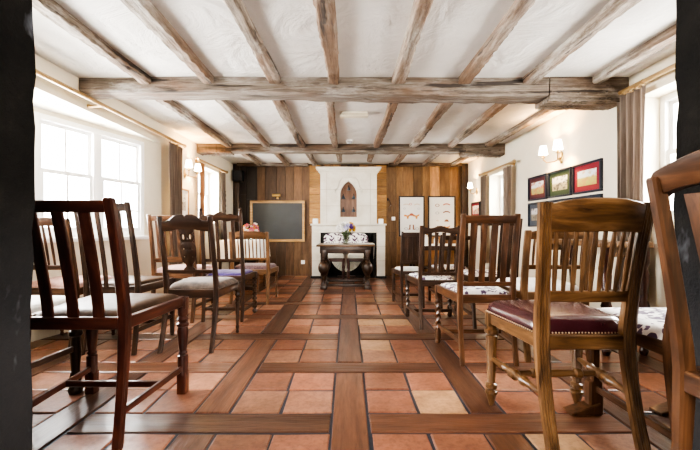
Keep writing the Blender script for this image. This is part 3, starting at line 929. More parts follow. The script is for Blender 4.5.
def window(n, a, b, z0, z1, nx_units=1, inset=0.0, halves=2, meet=.55, cols=2):
    """sash window in a vertical plane from a to b (inner face line), sashes side by side"""
    a, b = Vector((*a, 0)), Vector((*b, 0)); L = (b - a).length; d = (b - a).normalized()
    root = bpy.data.objects.new(f'window_{n}', None); COL.objects.link(root); struct(root)
    root.empty_display_size = .1
    root.location = (a.x, a.y, 0); root.rotation_euler = (0, 0, math.atan2(d.y, d.x))
    f = bmesh.new(); fw = .045; dp = .07
    y0, y1 = inset, inset + dp
    box(f, 0, fw, y0, y1, z0, z1, .004); box(f, L - fw, L, y0, y1, z0, z1, .004)
    box(f, fw, L - fw, y0, y1, z0, z0 + fw * 1.2, .004); box(f, fw, L - fw, y0, y1, z1 - fw, z1, .004)
    for k in range(1, nx_units):
        x = L * k / nx_units; box(f, x - .04, x + .04, y0, y1, z0 + fw, z1 - fw, .004)
    link('window_frame', f, WHITE, root)
    link('window_sill', bx(-.0, L, y0 - .12, y1, z0 - .035, z0 - .001, bev=.004), WHITE, root)
    for k in range(nx_units):
        xa = L * k / nx_units + (fw if k == 0 else .04); xb = L * (k + 1) / nx_units - (fw if k == nx_units - 1 else .04)
        zm = z0 + (z1 - z0) * meet
        for (za, zb_, yy) in ((z0 + fw * 1.2, zm + .012, y0 + .012), (zm - .012, z1 - fw, y0 + .036)):
            s = bmesh.new(); w = .032
            box(s, xa, xa + w, yy, yy + .024, za, zb_); box(s, xb - w, xb, yy, yy + .024, za, zb_)
            box(s, xa + w, xb - w, yy, yy + .024, za, za + w); box(s, xa + w, xb - w, yy, yy + .024, zb_ - w, zb_)
            for c in range(1, cols):
                x = xa + (xb - xa) * c / cols; box(s, x - .009, x + .009, yy + .004, yy + .02, za + w, zb_ - w)
            if halves > 1:
                z = (za + zb_) / 2 + (.0 if za > z0 + .2 else -.05)
                if za < z0 + .2: box(s, xa + w, xb - w, yy + .004, yy + .02, z - .009, z + .009)
            so = link('sash', s, WHITE, root)
            link('glass_pane', bx(xa + w * .5, xb - w * .5, yy + .010, yy + .014, za + w * .5, zb_ - w * .5), GLASS, so, smooth=False)
# the frame's local +y must point outdoors: order the end points so
window(1, BP[2], BP[1], SILL, HEAD, 2)
window(2, BP[3], BP[2], SILL, HEAD, 2)
window(3, BP[4], BP[3], SILL, HEAD, 1)
window(4, (XL - .16, W2[0]), (XL - .16, W2[1]), W2[2], W2[3], 1, cols=2)
window(5, (XR + .16, R1W[1]), (XR + .16, R1W[0]), R1W[2], R1W[3], 2, cols=2)
window(6, (XR + .16, R2W[1]), (XR + .16, R2W[0]), R2W[2], R2W[3], 1, cols=2)

# ------------------------------------------------------------------ beams and joists
def rough_beam(name, p, q, w, d0, d1, mat, label, along='x', tone=0, n=28, jit=.006, group=None):
    """hewn timber hanging below the ceiling from p to q (x,y); drop d0..d1"""
    bm = bmesh.new(); rs = []
    P, Q = Vector((*p, 0)), Vector((*q, 0)); d = (Q - P).normalized(); a = Vector((-d.y, d.x, 0))
    L = (Q - P).length; ph = random.uniform(0, 9)
    for i in range(n + 1):
        t = i / n; c = P.lerp(Q, t); drop = d0 + (d1 - d0) * t
        ww = w / 2 + .006 * math.sin(t * L * 4 + ph); c = c + a * (.008 * math.sin(t * L * 2.1 + ph * 2))
        ch = min(.013, drop * .3)
        pts = [(-ww, 0), (ww, 0), (ww, -drop + ch), (ww - ch, -drop), (-ww + ch, -drop), (-ww, -drop + ch)]
        ring = []
        for k, (u, v) in enumerate(pts):
            jx = random.uniform(-jit, jit) if k > 1 else 0; jz = random.uniform(-jit, jit) if k > 1 else 0
            pt = c + a * (u + jx); ring.append(Vector((pt.x, pt.y, CZ + v + jz)))
        rs.append(ring)
    rings(bm, rs)
    o = link(name, bm, mat, angle=28)
    o['tone'] = tone
    return tag(o, label, 'beam', group)
rough_beam('ceiling_beam', (-2.095, 2.93), (1.56, 2.93), .20, .105, .145, BEAMX, 'long grey crossbeam nearest the viewer, spanning most of the ceiling', n=50)
rough_beam('ceiling_beam', (1.565, 2.94), (2.175, 2.94), .23, .18, .185, BEAMX, 'pale thick timber block ending the nearest crossbeam at the right wall')
rough_beam('ceiling_beam', (-1.63, 5.17), (1.60, 5.17), .18, .105, .115, BEAMX, 'grey crossbeam farther back, in front of the fireplace', n=44)
rough_beam('ceiling_beam', (1.605, 5.17), (2.175, 5.17), .20, .15, .155, BEAMX, 'thicker timber end of the far crossbeam by the right window curtain')
rough_beam('ceiling_beam', (-2.095, 5.17), (-1.635, 5.17), .20, .125, .125, BEAMX, 'warm-lit timber end of the far crossbeam at the left wall', tone=.35)  # tone puts the warm light into the timber colour
rough_beam('ceiling_beam', (-2.0, 6.62), (-.72, 6.62), .10, .05, .05, BEAMX, 'thin dark timber along the top of the boarded wall, left of the fireplace', tone=.7)
rough_beam('ceiling_beam', (.74, 6.62), (2.05, 6.62), .10, .05, .05, BEAMX, 'thin dark timber along the top of the boarded wall, right of the fireplace', tone=.7)
JX = [-1.57, -1.08, -.58, -.12, .39, .89, 1.41, 1.93]
ORD = ['leftmost', 'second from left', 'third from left', 'fourth from left', 'fourth from right', 'third from right', 'second from right', 'rightmost']
for bi, (ya, yb_, where) in enumerate(((1.0, 2.835, 'between the doorway and nearest crossbeam'), (3.025, 5.085, 'between the two grey crossbeams'), (5.255, 6.57, 'between far crossbeam and fireplace wall'))):
    for k, x in enumerate(JX):
        dx = (0, -.05, -.02)[bi] if x < 0 else (0, .02, -.04)[bi]
        if bi == 2 and k in (3, 4): yb2 = 6.18
        else: yb2 = yb_
        if bi == 1 and k == 0: dx = -.08
        tone = (.45 if k in (3, 4) else .1 if k in (0, 1) else .22) * random.uniform(.7, 1.2)
        rough_beam('ceiling_joist', (x + dx, ya), (x + dx + random.uniform(-.012, .012), yb2), .090 * random.uniform(.9, 1.1), .055, .055, BEAMY,
                   f'weathered ceiling joist, {ORD[k]}, {where}', 'y', tone, 46, .0055, 'ceiling joists')

# ------------------------------------------------------------------ fireplace
def fireplace():
    t = thing('fireplace', 'tall pale limestone fireplace with overmantel and gothic niche at the end of the room', 'fireplace', (.010, 6.42, 0))
    bk = .27     # depth back to the wall
    # surround: two jambs and a lintel with opening x +-.50, top .80
    for s in (-1, 1):
        x0, x1 = sorted((s * .495, s * .645))
        j = link('jamb', bx(x0, x1, 0, bk, .03, .80, bev=.006), LIME, t)
        x0, x1 = sorted((s * .47, s * .665))
        link('plinth', bx(x0, x1, -.02, bk, 0, .035, bev=.006), IRON, t)
        for z in (.30, .55):
            x0, x1 = sorted((s * .496, s * .644))
            link('masonry_joint', bx(x0, x1, -.001, .01, z, z + .006), LIMEJ, j)
    link('lintel', bx(-.645, .645, 0, bk, .80, .925, bev=.004), LIME, t)
    link('mantel_shelf', bx(-.665, .665, -.05, bk, .925, .955, bev=.008), LIME, t)
    fb = bmesh.new()
    box(fb, -.495, -.44, .02, .262, 0, .80); box(fb, .44, .495, .02, .262, 0, .80)
    box(fb, -.44, .44, .24, .262, 0, .80); box(fb, -.44, .44, .02, .24, .76, .80)
    box(fb, -.44, .44, .02, .24, .001, .012)
    link('firebox', fb, SOOTY, t, smooth=False)
    # overmantel with gothic niche
    def gothic(w, z0, zs, zt, n=10):
        pts = [(-w, z0), (w, z0), (w, zs)]
        h = zt - zs; c = (h * h - w * w) / (2 * w); R = w + c; ae = math.acos(c / R)
        arc = [(-c + R * math.cos(ae * k / n), zs + R * math.sin(ae * k / n)) for k in range(1, n + 1)]
        pts += arc + [(-x, z) for x, z in reversed(arc[:-1])] + [(-w, zs)]
        return pts
    W, z0, z1 = .50, .955, 1.86
    om = shape2d([[(-W, z0), (W, z0), (W, z1), (-W, z1)], gothic(.150, 1.075, 1.46, 1.715)], .16)
    bmesh.ops.translate(om, vec=(0, .14, 0), verts=om.verts)
    o = link('overmantel', om, LIME, t, angle=30)
    for z in (1.27, 1.56):
        for s in (-1, 1):
            a, b = sorted((s * .16, s * .499)); link('masonry_joint', bx(a, b, .057, .064, z, z + .006), LIMEJ, o)
    for s in (-1, 1):
        a, b = sorted((s * .385, s * .391)); link('masonry_joint', bx(a, b, .057, .064, z0, z1), LIMEJ, o)
    # ogee moulding over the arch
    mp = [(-.235, 1.50), (-.235, 1.56), (-.19, 1.60), (-.17, 1.70), (-.12, 1.765), (0, 1.775), (.12, 1.765), (.17, 1.70), (.19, 1.60), (.235, 1.56), (.235, 1.50)]
    link('arch_moulding', tube([(a, .058, b) for a, b in mp], .012, 8), LIME, o)
    nb = shape2d([gothic(.152, 1.07, 1.46, 1.72)], .012); bmesh.ops.translate(nb, vec=(0, .20, 0), verts=nb.verts)
    link('niche_board', nb, WALN_RED, t, smooth=False)
    for i, (za, zb_, e, f) in enumerate(((1.855, 1.885, .02, .03), (1.885, 1.92, .045, .06), (1.92, 1.955, .075, .09))):
        link('cornice', bx(-W - e, W + e, .06 - f, .25, za, zb_, bev=.008), LIME, t)
    return t
WALN_RED = wood('red_brown_niche_board', (.12, .05, .025), (.22, .10, .05), (.32, .16, .09), 'z', .5)
FP = fireplace()
# bells on hooks in the niche
def bell(x, z, label):
    t = thing('hand_bell', label, 'bell', (x, 6.585, z), 0, 'bells in the gothic niche')
    link('bell_body', lathe([(0, .034), (.008, .032), (.025, .022), (.045, .018), (.055, .008), (.058, .004)], 12), BELLM, t)
    link('hanger', tube([(0, .026, .085), (0, 0, .088), (0, 0, .055)], .006, 6), IRON, t)
for x, z, l in ((.012, 1.56, 'small blue-grey bell hanging alone under the point of the niche'), (-.082, 1.405, 'small blue-grey bell, left of the middle pair in the niche'),
                (.102, 1.405, 'small blue-grey bell, right of the middle pair in the niche'), (-.082, 1.17, 'small blue-grey bell, left of the lowest pair in the niche'),
                (.102, 1.17, 'small blue-grey bell, right of the lowest pair in the niche')):
    bell(x, z, l)
link_ = tag(link('mantel_candle', bx(-.62, -.53, 6.40, 6.48, .956, 1.045, bev=.008), CARD), 'white square block candle on the left end of the mantel shelf', 'candle', 'mantel candles')
tag(link('mantel_candle', bx(.54, .62, 6.40, 6.48, .956, 1.04, bev=.008), CARD), 'white square block candle on the right end of the mantel shelf', 'candle', 'mantel candles')

# fan-shaped cream fire screen in the hearth
def fire_screen():
    t = thing('fire_screen', 'cream half-round pleated screen standing in the hearth behind the chairs', 'screen', (-.03, 6.50, 0))
    bm = bmesh.new(); n = 40; c = Vector((0, 0, .46)); R = .30
    top = bm.verts.new(c)
    vs = []
    for i in range(n + 1):
        a = PI + PI * i / n
        vs.append(bm.verts.new((R * math.cos(a), .008 * (1 if i % 2 else -1), .46 + .36 * math.sin(a))))
    for i in range(n): bm.faces.new((top, vs[i], vs[i + 1]))
    bmesh.ops.solidify(bm, geom=bm.faces[:], thickness=.004)
    link('pleated_panel', bm, CREAMF, t, smooth=False)
    link('screen_foot', bx(-.16, .16, -.04, .04, .012, .03, bev=.004), DARKO['x'], t)
    link('screen_post', bx(-.012, .012, .012, .03, .03, .46), DARKO['z'], t)
fire_screen()

# ------------------------------------------------------------------ refectory table with bulbous legs
def refectory():
    t = thing('refectory_table', 'dark carved refectory table with bulbous legs in front of the fireplace', 'table', (-.035, 5.50, 0))
    W, D = .42, .27
    link('table_top', bx(-W, W, -D - .02, D + .02, .612, .640, bev=.006), OAK['x'], t)
    link('apron', bx(-W + .05, W - .05, -D + .015, -D + .04, .515, .612, bev=.004), DARKO['x'], t)
    link('apron', bx(-W + .05, W - .05, D - .04, D - .015, .515, .612, bev=.004), DARKO['x'], t)
    for s in (-1, 1):
        a, b = sorted((s * (W - .075), s * (W - .05))); link('apron', bx(a, b, -D + .04, D - .04, .515, .612, bev=.004), DARKO['y'], t)
        for q in (-1, 1):
            x, y = s * (W - .105), q * (D - .035)
            pr = smooth_profile([(.085, .040), (.10, .030), (.13, .026), (.16, .034), (.175, .046), (.19, .034), (.22, .046), (.26, .072), (.31, .080), (.355, .070), (.39, .042), (.405, .030), (.42, .042), (.435, .030), (.47, .034), (.515, .034)], 3)
            bm = lathe(pr, 18, x, y)
            box(bm, x - .038, x + .038, y - .038, y + .038, .02, .09, .005)
            box(bm, x - .036, x + .036, y - .036, y + .036, .47, .56, .004)
            lg = link('leg', bm, DARKO['z'], t)
            link('foot', bx(x - .048, x + .048, y - .055, y + .055, 0, .045, bev=.012), DARKO['y'], lg)
        link('stretcher', bx(s * (W - .105) - .025, s * (W - .105) + .025, -D + .073, D - .073, .04, .075, bev=.005), DARKO['y'], t)
    for q in (-1, 1):
        link('stretcher', bx(-W + .13, W - .13, q * (D - .035) - .02, q * (D - .035) + .02, .035, .068, bev=.005), DARKO['x'], t)
refectory()
# cloth corner over the right end
def cloth():
    bm = bmesh.new()
    z = .6425
    q = [(.10, 5.62), (.392, 5.36), (.392, 5.75), (.15, 5.75)]
    def patch(pts):
        v = [bm.verts.new(p) for p in pts]; bm.faces.new(v)
    patch([(.12, 5.66, z), (.391, 5.40, z), (.391, 5.76, z), (.16, 5.76, z)])
    patch([(.391, 5.40, z), (.395, 5.42, .60), (.392, 5.60, .40), (.395, 5.74, .46), (.391, 5.76, z)])
    bmesh.ops.remove_doubles(bm, verts=bm.verts, dist=1e-4)
    bmesh.ops.solidify(bm, geom=bm.faces[:], thickness=-.003)
    tag(link('table_cloth', bm, CREAMF, smooth=False), 'cream cloth hanging in a point over the right end of the carved table', 'cloth')
cloth()

def blossoms(t, cx, cy, cz, R, n, mats, r0, seed, flat=.8):
    rnd = random.Random(seed)
    for i in range(n):
        a = rnd.uniform(0, 2 * PI); e = rnd.uniform(-.15, 1)
        k = R * rnd.uniform(.55, 1)
        x, y, z = cx + k * math.cos(a) * math.cos(e), cy + k * math.sin(a) * math.cos(e), cz + k * flat * math.sin(e)
        bm = bmesh.new(); r = r0 * rnd.uniform(.75, 1.25)
        # layered petals round a heart
        for ring, m, tilt, sc in ((0, 7, .35, 1.0), (1, 6, .8, .75), (2, 4, 1.2, .5)):
            for j in range(m):
                th = 2 * PI * j / m + ring
                d = Vector((math.cos(th) * math.cos(tilt), math.sin(th) * math.cos(tilt), math.sin(tilt)))
                s = Vector((-math.sin(th), math.cos(th), 0)); L = r * sc
                p0 = Vector((0, 0, 0))
                vs = [bm.verts.new(p) for p in (p0, p0 + d * L * .6 + s * L * .45, p0 + d * L + Vector((0, 0, L * .25)), p0 + d * L * .6 - s * L * .45)]
                bm.faces.new(vs)
        rot = Vector((math.cos(a) * math.cos(e), math.sin(a) * math.cos(e) - .5, math.sin(e) + .2)).to_track_quat('Z', 'Y').to_matrix().to_4x4()
        bmesh.ops.transform(bm, matrix=Matrix.Translation((x, y, z)) @ rot, verts=bm.verts)
        link('flower', bm, mats(i, x - cx, rnd), t, smooth=False)
def foliage(t, cx, cy, z0, z1, R, n, seed):
    rnd = random.Random(seed); bm = bmesh.new()
    for i in range(n):
        a = rnd.uniform(0, 2 * PI); k = R * math.sqrt(rnd.random())
        top = Vector((cx + k * math.cos(a), cy + k * math.sin(a), z1 - rnd.uniform(0, .05)))
        bot = Vector((cx + rnd.uniform(-.012, .012), cy + rnd.uniform(-.012, .012), z0))
        tube([bot, bot.lerp(top, .5) + Vector((0, 0, .01)), top], .002, 5, bm)
        for q in (.55, .75, .9):
            p = bot.lerp(top, q); th = rnd.uniform(0, 2 * PI); L = .045
            d = Vector((math.cos(th), math.sin(th), .4)).normalized(); s = Vector((-math.sin(th), math.cos(th), 0))
            vs = [bm.verts.new(v) for v in (p, p + d * L * .5 + s * L * .28, p + d * L, p + d * L * .5 - s * L * .28)]
            bm.faces.new(vs)
    link('foliage', bm, GREEN, t, smooth=False)
def vase(label, x, y, z, h, r, mats, R, n, seed, lift):
    t = thing('flower_vase', label, 'vase of flowers', (x, y, z))
    bm = bmesh.new()
    o = [(0, r * .8), (h * .1, r), (h * .6, r * .85), (h, r * 1.1)]
    prof = o + [(h, r * 1.1 - .004), (h * .6, r * .85 - .004), (h * .12, r - .005)]
    lathe(prof, 16, bm=bm)
    link('glass_vase', bm, VASEG, t)
    foliage(t, 0, 0, .02, h + lift * .6, R * .9, 26, seed)
    blossoms(t, 0, 0, h + lift * .35, R, n, mats, .036, seed)
vase('glass vase of white, lilac and yellow flowers on the carved fireside table', -.03, 5.42, .641, .16, .045,
     lambda i, dx, r: PETALY if dx > .045 and r.random() < .62 else (PETALV if dx > .06 else (PETALB if r.random() < .3 else PETALW)), .128, 60, 3, .16)

# left window table with flowers
def small_table():
    t = thing('side_table', 'small side table under a white cloth beside the left wall behind the spindle chair', 'table', (-1.52, 5.30, 0))
    link('table_top', bx(-.30, .30, -.26, .26, .67, .70, bev=.005), WALNUT['x'], t)
    for sx in (-1, 1):
        for sy in (-1, 1):
            link('leg', post_bm([(sx * .26, sy * .22, 0, .03, .03), (sx * .26, sy * .22, .67, .045, .045)]), WALNUT['z'], t)
    link('apron', bx(-.26, .26, -.235, -.215, .60, .67), WALNUT['x'], t); link('apron', bx(-.26, .26, .215, .235, .60, .67), WALNUT['x'], t)
    bm = bmesh.new()
    n = 48; rs = []
    for z, e, wv in ((.705, 0, 0), (.70, .008, .0), (.60, .014, .006), (.45, .022, .014)):
        ring = []
        for i in range(n):
            a = 2 * PI * i / n
            cx, cy = math.cos(a), math.sin(a); k = 1 / max(abs(cx) / .31, abs(cy) / .27)
            q = k + e + wv * math.sin(a * 12)
            ring.append(Vector((-1.52 + q * cx, 5.30 + q * cy, z)))
        rs.append(ring)
    R = rings(bm, rs, cap=False); bm.faces.new(R[0])
    tag(link('table_cloth', bm, LINEN, angle=60), 'white linen cloth draped over the small side table on the left', 'cloth')
small_table()
vase('vase of pink, white and yellow flowers on the white-clothed side table', -1.40, 5.22, .7065, .10, .05,
     lambda i, dx, r: PETALP if r.random() < .3 else (PETALY if r.random() < .3 else PETALW), .135, 34, 9, .10)

# table against the right wall, seen through the oak spindles
def wall_table():
    t = thing('pub_table', 'light oak table against the right wall, seen through the oak chair spindles', 'table', (1.92, 2.93, 0))
    link('table_top', bx(-.175, .150, -.46, .46, .745, .785, bev=.005), LIGHTO['y'], t)
    for sx in (-1, 1):
        for sy in (-1, 1):
            link('leg', lathe([(0, .02), (.03, .03), (.06, .02), (.20, .03), (.30, .022), (.34, .036), (.38, .022), (.55, .034), (.60, .022), (.64, .035), (.745, .035)], 12, sx * .13, sy * .40), MAHOG['z'], t)
    link('apron', bx(-.14, .14, -.42, -.395, .68, .745), LIGHTO['x'], t); link('apron', bx(-.14, .14, .395, .42, .68, .745), LIGHTO['x'], t)
    link('stretcher', bx(-.12, .12, -.415, -.385, .42, .455), MAHOG['x'], t)
wall_table()
# low table with white top at the back right
def low_table():
    t = thing('console_table', 'low dark table with white top below the framed prints on the boarded wall', 'table', (1.52, 6.36, 0))
    link('table_top', bx(-.45, .45, -.2, .2, .575, .60, bev=.004), CARD, t)
    link('apron', bx(-.42, .42, -.17, -.15, .50, .575), DARKO['x'], t)
    for sx in (-1, 1):
        for sy in (-1, 1):
            link('leg', post_bm([(sx * .40, sy * .15, 0, .04, .04), (sx * .40, sy * .15, .575, .05, .05)]), DARKO['z'], t)
    link('shelf', bx(-.38, .38, -.14, .14, .18, .2), DARKO['x'], t)
low_table()
def jar(x, y, z, r, h, label):
    t = thing('white_jar', label, 'jar', (x, y, z), 0, 'white jars on the low table')
    link('jar_body', lathe([(0, r * .8), (h * .1, r), (h * .7, r), (h * .82, r * .7), (h * .84, r * .78)], 14), CARD, t)
    link('lid', lathe([(h * .84, r * .8), (h * .9, r * .75), (h * .94, r * .2), (h * .97, r * .25), (h, r * .1)], 14), CARD, t)
jar(1.34, 6.33, .601, .055, .17, 'larger white lidded jar on the left of the low white-topped table')
jar(1.53, 6.33, .601, .04, .12, 'smaller white lidded jar on the middle of the low white-topped table')

# ------------------------------------------------------------------ things on the boarded wall
def picture(name, label, cat, center, w, h, normal_rz, fm, mat_m, art_m, fw=.018, mw=.05, glass=False, group=None, depth=.022):
    """local x along the picture, -y towards the viewer"""
    t = thing(name, label, cat, center, normal_rz, group)
    f = bmesh.new(); W, H = w / 2, h / 2
    box(f, -W, W, -depth, 0, H - fw, H, .003); box(f, -W, W, -depth, 0, -H, -H + fw, .003)
    box(f, -W, -W + fw, -depth, 0, -H + fw, H - fw, .003); box(f, W - fw, W, -depth, 0, -H + fw, H - fw, .003)
    link('picture_frame', f, fm, t)
    link('mount', bx(-W + fw, W - fw, -.010, -.004, -H + fw, H - fw), mat_m, t, smooth=False)
    if art_m: link('print', bx(-W + fw + mw, W - fw - mw, -.0125, -.0102, -H + fw + mw, H - fw - mw), art_m, t, smooth=False)
    return t
YF = YB - .007
# chalkboard
t = thing('chalkboard', 'large blank grey chalkboard in a pine frame on the boarded wall', 'chalkboard', (-1.29, YF, 1.005))
f = bmesh.new(); W, H, fw = .50, .375, .045
box(f, -W, W, -.035, 0, H - fw, H, .004); box(f, -W, W, -.035, 0, -H, -H + fw, .004)
box(f, -W, -W + fw, -.035, 0, -H + fw, H - fw, .004); box(f, W - fw, W, -.035, 0, -H + fw, H - fw, .004)
link('board_frame', f, PINE['x'], t); link('slate_panel', bx(-W + fw, W - fw, -.018, -.004, -H + fw, H - fw), SLATE, t, smooth=False)
# picture lamp
t = thing('picture_lamp', 'small brass picture lamp fixed above the chalkboard', 'lamp', (-1.29, YF, 1.44))
link('wall_bracket', bx(-.02, .02, -.014, 0, -.03, .04, bev=.004), BRASS, t)
link('arm', tube([(0, -.01, .0), (0, -.06, .045), (0, -.11, .04)], .006, 8), BRASS, t)
link('lamp_shade', tube([(-.075, -.12, .03), (-.07, -.12, .03), (.07, -.12, .03), (.075, -.12, .03)], [.012, .026, .026, .012], 12), BRASS, t)
tag(link('light_switch', bx(.80, .865, YF - .012, YF, 1.02, 1.085, bev=.004), WHITE), 'white light switch on the boarded wall right of the fireplace', 'switch')
tag(link('wall_socket', bx(-.86, -.79, YF - .012, YF, .22, .29, bev=.004), WHITE), 'white wall socket low on the boarded wall beside the fireplace', 'socket')
# riding hook right of fireplace
t = thing('key_hook', 'thin red-brown hook hanging on boards above the light switch', 'hook', (.73, YF, 1.40))
link('hook_plate', bx(-.012, .012, -.008, 0, -.02, .03), IRON, t); link('hook_wire', tube([(0, -.01, .02), (.03, -.02, -.02), (.055, -.02, -.10), (.02, -.02, -.14)], .006, 6), MAHOG['z'], t)

# two framed sheets of little riding-kit drawings
def sheet(label, cx, cz, w, h, items):
    t = thing('framed_print', label, 'picture', (cx, YF, cz), 0, 'white framed prints on boarded wall')
    f = bmesh.new(); W, H, fw = w / 2, h / 2, .022
    box(f, -W, W, -.025, 0, H - fw, H, .003); box(f, -W, W, -.025, 0, -H, -H + fw, .003)
    box(f, -W, -W + fw, -.025, 0, -H + fw, H - fw, .003); box(f, W - fw, W, -.025, 0, -H + fw, H - fw, .003)
    link('picture_frame', f, BLACKF, t)
    link('paper_sheet', bx(-W + fw, W - fw, -.012, -.004, -H + fw, H - fw), MATW, t, smooth=False)
    for kind, x, z, s, m in items:
        if kind == 'boot':
            o = [(-.3, -1), (.55, -1), (.6, -.75), (.2, -.55), (.15, 1), (-.35, 1), (-.3, -.2)]; o = [(a, b * (1 if s > 0 else -1)) for a, b in o]
        elif kind == 'cap':
            o = [(-1, -.4), (1.1, -.45), (.8, -.15), (.65, .25), (.2, .5), (-.3, .5), (-.7, .2)]
        elif kind == 'saddle':
            o = [(-1, .3), (-.6, .5), (0, .2), (.6, .45), (1, .7), (.9, .2), (.45, -.1), (.35, -.7), (-.05, -.75), (-.2, -.1), (-.8, -.05)]
        elif kind == 'hoop':
            o = circle(0, 0, .8, 14, .55)
        else:
            o = [(-1.1, .25), (-.4, .6), (.4, .6), (1.1, .25), (1.0, -.05), (.35, .25), (-.35, .25), (-1.0, -.05)]
        loops = [[(x + a * s, z + b * s) for a, b in o]]
        if kind == 'hoop': loops.append([(x + a * .7 * s, z + b * .7 * s) for a, b in o][::-1])
        bm = shape2d(loops, .0012); bmesh.ops.translate(bm, vec=(0, -.0128, 0), verts=bm.verts)
        link('drawing', bm, m, t, smooth=False)
INK_R = plain('ink_red', (.55, .16, .10), .7); INK_O = plain('ink_orange', (.70, .33, .10), .7); INK_B = plain('ink_brown', (.28, .12, .06), .7)
INK_G = plain('ink_grey', (.42, .43, .45), .7); INK_D = plain('ink_dark', (.10, .07, .07), .7); INK_P = plain('ink_pale', (.72, .62, .50), .7)
sheet('white framed print of boots, saddle and bridles, left of the pair on boards', 1.165, 1.095, .47, .74,
      [('strap', -.10, .20, .05, INK_P), ('strap', .10, .20, .05, INK_P), ('hoop', -.02, .22, .035, INK_R), ('hoop', -.13, .14, .03, INK_G), ('hoop', .13, .14, .03, INK_G),
       ('saddle', -.08, .0, .065, INK_O), ('saddle', .08, .0, .065, INK_O), ('cap', 0, .03, .05, INK_R), ('boot', -.035, -.20, -.045, INK_B), ('boot', .035, -.20, .045, INK_B), ('hoop', -.10, -.23, .045, INK_G), ('hoop', .10, -.23, .045, INK_G)])
sheet('white framed print of eight little riding drawings, right of the pair on boards', 1.715, 1.095, .50, .74,
      [('hoop', -.08, .20, .05, INK_B), ('strap', .09, .20, .06, INK_R), ('hoop', -.08, .06, .045, INK_G), ('strap', .09, .06, .06, INK_B),
       ('cap', -.08, -.08, .03, INK_P), ('cap', .09, -.08, .045, INK_B), ('boot', -.07, -.22, .045, INK_D), ('saddle', .09, -.21, .065, INK_O)])

# speaker high in the left corner
t = thing('wall_speaker', 'small black loudspeaker high in the back left corner', 'speaker', (-1.975, YF - .10, 1.72))
link('speaker_cabinet', bx(-.085, .085, -.09, .06, 0, .19, bev=.008), BLACK, t)
link('speaker_grille', bx(-.07, .07, -.096, -.09, .015, .175, bev=.002), plain('grille', (.03, .03, .032), .8, s=200), t)
link('mount_bracket', bx(-.02, .02, .06, .10, .07, .12), BLACK, t)

# right wall pictures: two rows of three
A = [art('field_print_a', (.62, .66, .68), (.33, .30, .10), (.42, .16, .06), 14), art('field_print_b', (.74, .74, .70), (.42, .38, .24), (.06, .05, .045), 10),
     art('field_print_c', (.66, .72, .76), (.42, .40, .10), (.50, .33, .10), 9), art('field_print_d', (.5, .5, .52), (.22, .20, .15), (.10, .09, .08), 12)]
MR = plain('maroon_mount', (.085, .022, .028), .6); MG = plain('green_mount', (.040, .066, .030), .6); MX = plain('crimson_mount', (.25, .018, .032), .6); MGR = plain('slate_mount', (.06, .075, .10), .6)
cols = [(4.18, MR, A[0], 'maroon'), (3.74, MG, A[1], 'green'), (3.315, MX, A[2], 'crimson')]
for (y, mm, aa, cn), pos in zip(cols, ('farthest', 'middle', 'nearest')):
    picture('framed_print', f'navy framed country print with {cn} mount, {pos} in the upper row on the right wall', 'picture', (XR - .001, y, 1.338), .40, .28, -PI / 2, NAVYF, mm, aa, .020, .050, group='upper row of country prints', depth=.024)
    picture('framed_print', f'navy framed print with slate mount, {pos} in the lower row on the right wall', 'picture', (XR - .001, y, 1.035), .40, .28, -PI / 2, NAVYF, MGR, A[3], .020, .050, group='lower row of country prints', depth=.024)
picture('framed_print', 'small black framed red-mounted print on the right wall near the boarded end', 'picture', (XR - .001, 6.2, 1.19), .40, .26, -PI / 2, BLACKF, MX, art('small_print', (.75, .72, .66), (.6, .5, .4), (.35, .1, .08), 10), .02, .04)
picture('framed_print', 'pale print in a thin gilt frame on the left wall beside the bay curtain', 'picture', (XL + .001, 4.60, 1.20), .36, .36, PI / 2, PINE['x'], MATW, art('pale_print', (.75, .74, .68), (.45, .42, .36), (.25, .23, .20), 12), .022, .06)

# hanging leather strap with brasses
t = thing('horse_brasses', 'dark leather strap of horse brasses hanging on the left wall by the far window', 'ornament', (XL + .0045, 6.22, 1.49))
link('strap', bx(-.004, .004, -.03, .03, -.38, 0, bev=.002), BLACK, t)
for k in range(4):
    bm = lathe([(-.005, .02), (0, .034), (.004, .03), (.008, .012)], 14); bmesh.ops.rotate(bm, matrix=Matrix.Rotation(PI / 2, 3, 'Y'), verts=bm.verts)
    bmesh.ops.translate(bm, vec=(.005, 0, -.05 - .09 * k), verts=bm.verts); link('brass_disc', bm, IRON, t)
link('hook', tube([(-.010, 0, .02), (.012, 0, .02), (.008, 0, -.01)], .005, 6), IRON, t)

# ------------------------------------------------------------------ curtains and rods
def curtain(label, x, y0, y1, z0, z1, mat, side, folds=4, amp=.028, gap=.05):
    bm = bmesh.new(); n = folds * 10; m = 14
    cols_ = []
    sgn = 1 if side < 0 else -1
    for i in range(n + 1):
        t = i / n; row = []
        for j in range(m + 1):
            v = j / m; z = z1 + (z0 - z1) * v
            wv = amp * (.55 + .45 * v) * math.sin(t * folds * 2 * PI + .3 * math.sin(v * 3))
            yc = (y0 + y1) / 2 + (t - .5) * (y1 - y0) * (1 - .10 * math.sin(v * PI))
            row.append(bm.verts.new((x + sgn * (gap + wv), yc, z)))
        cols_.append(row)
    for i in range(n):
        for j in range(m): bm.faces.new((cols_[i][j], cols_[i + 1][j], cols_[i + 1][j + 1], cols_[i][j + 1]))
    bmesh.ops.solidify(bm, geom=bm.faces[:], thickness=.003)
    return tag(link('curtain', bm, mat, angle=80), label, 'curtain', 'pleated window curtains')
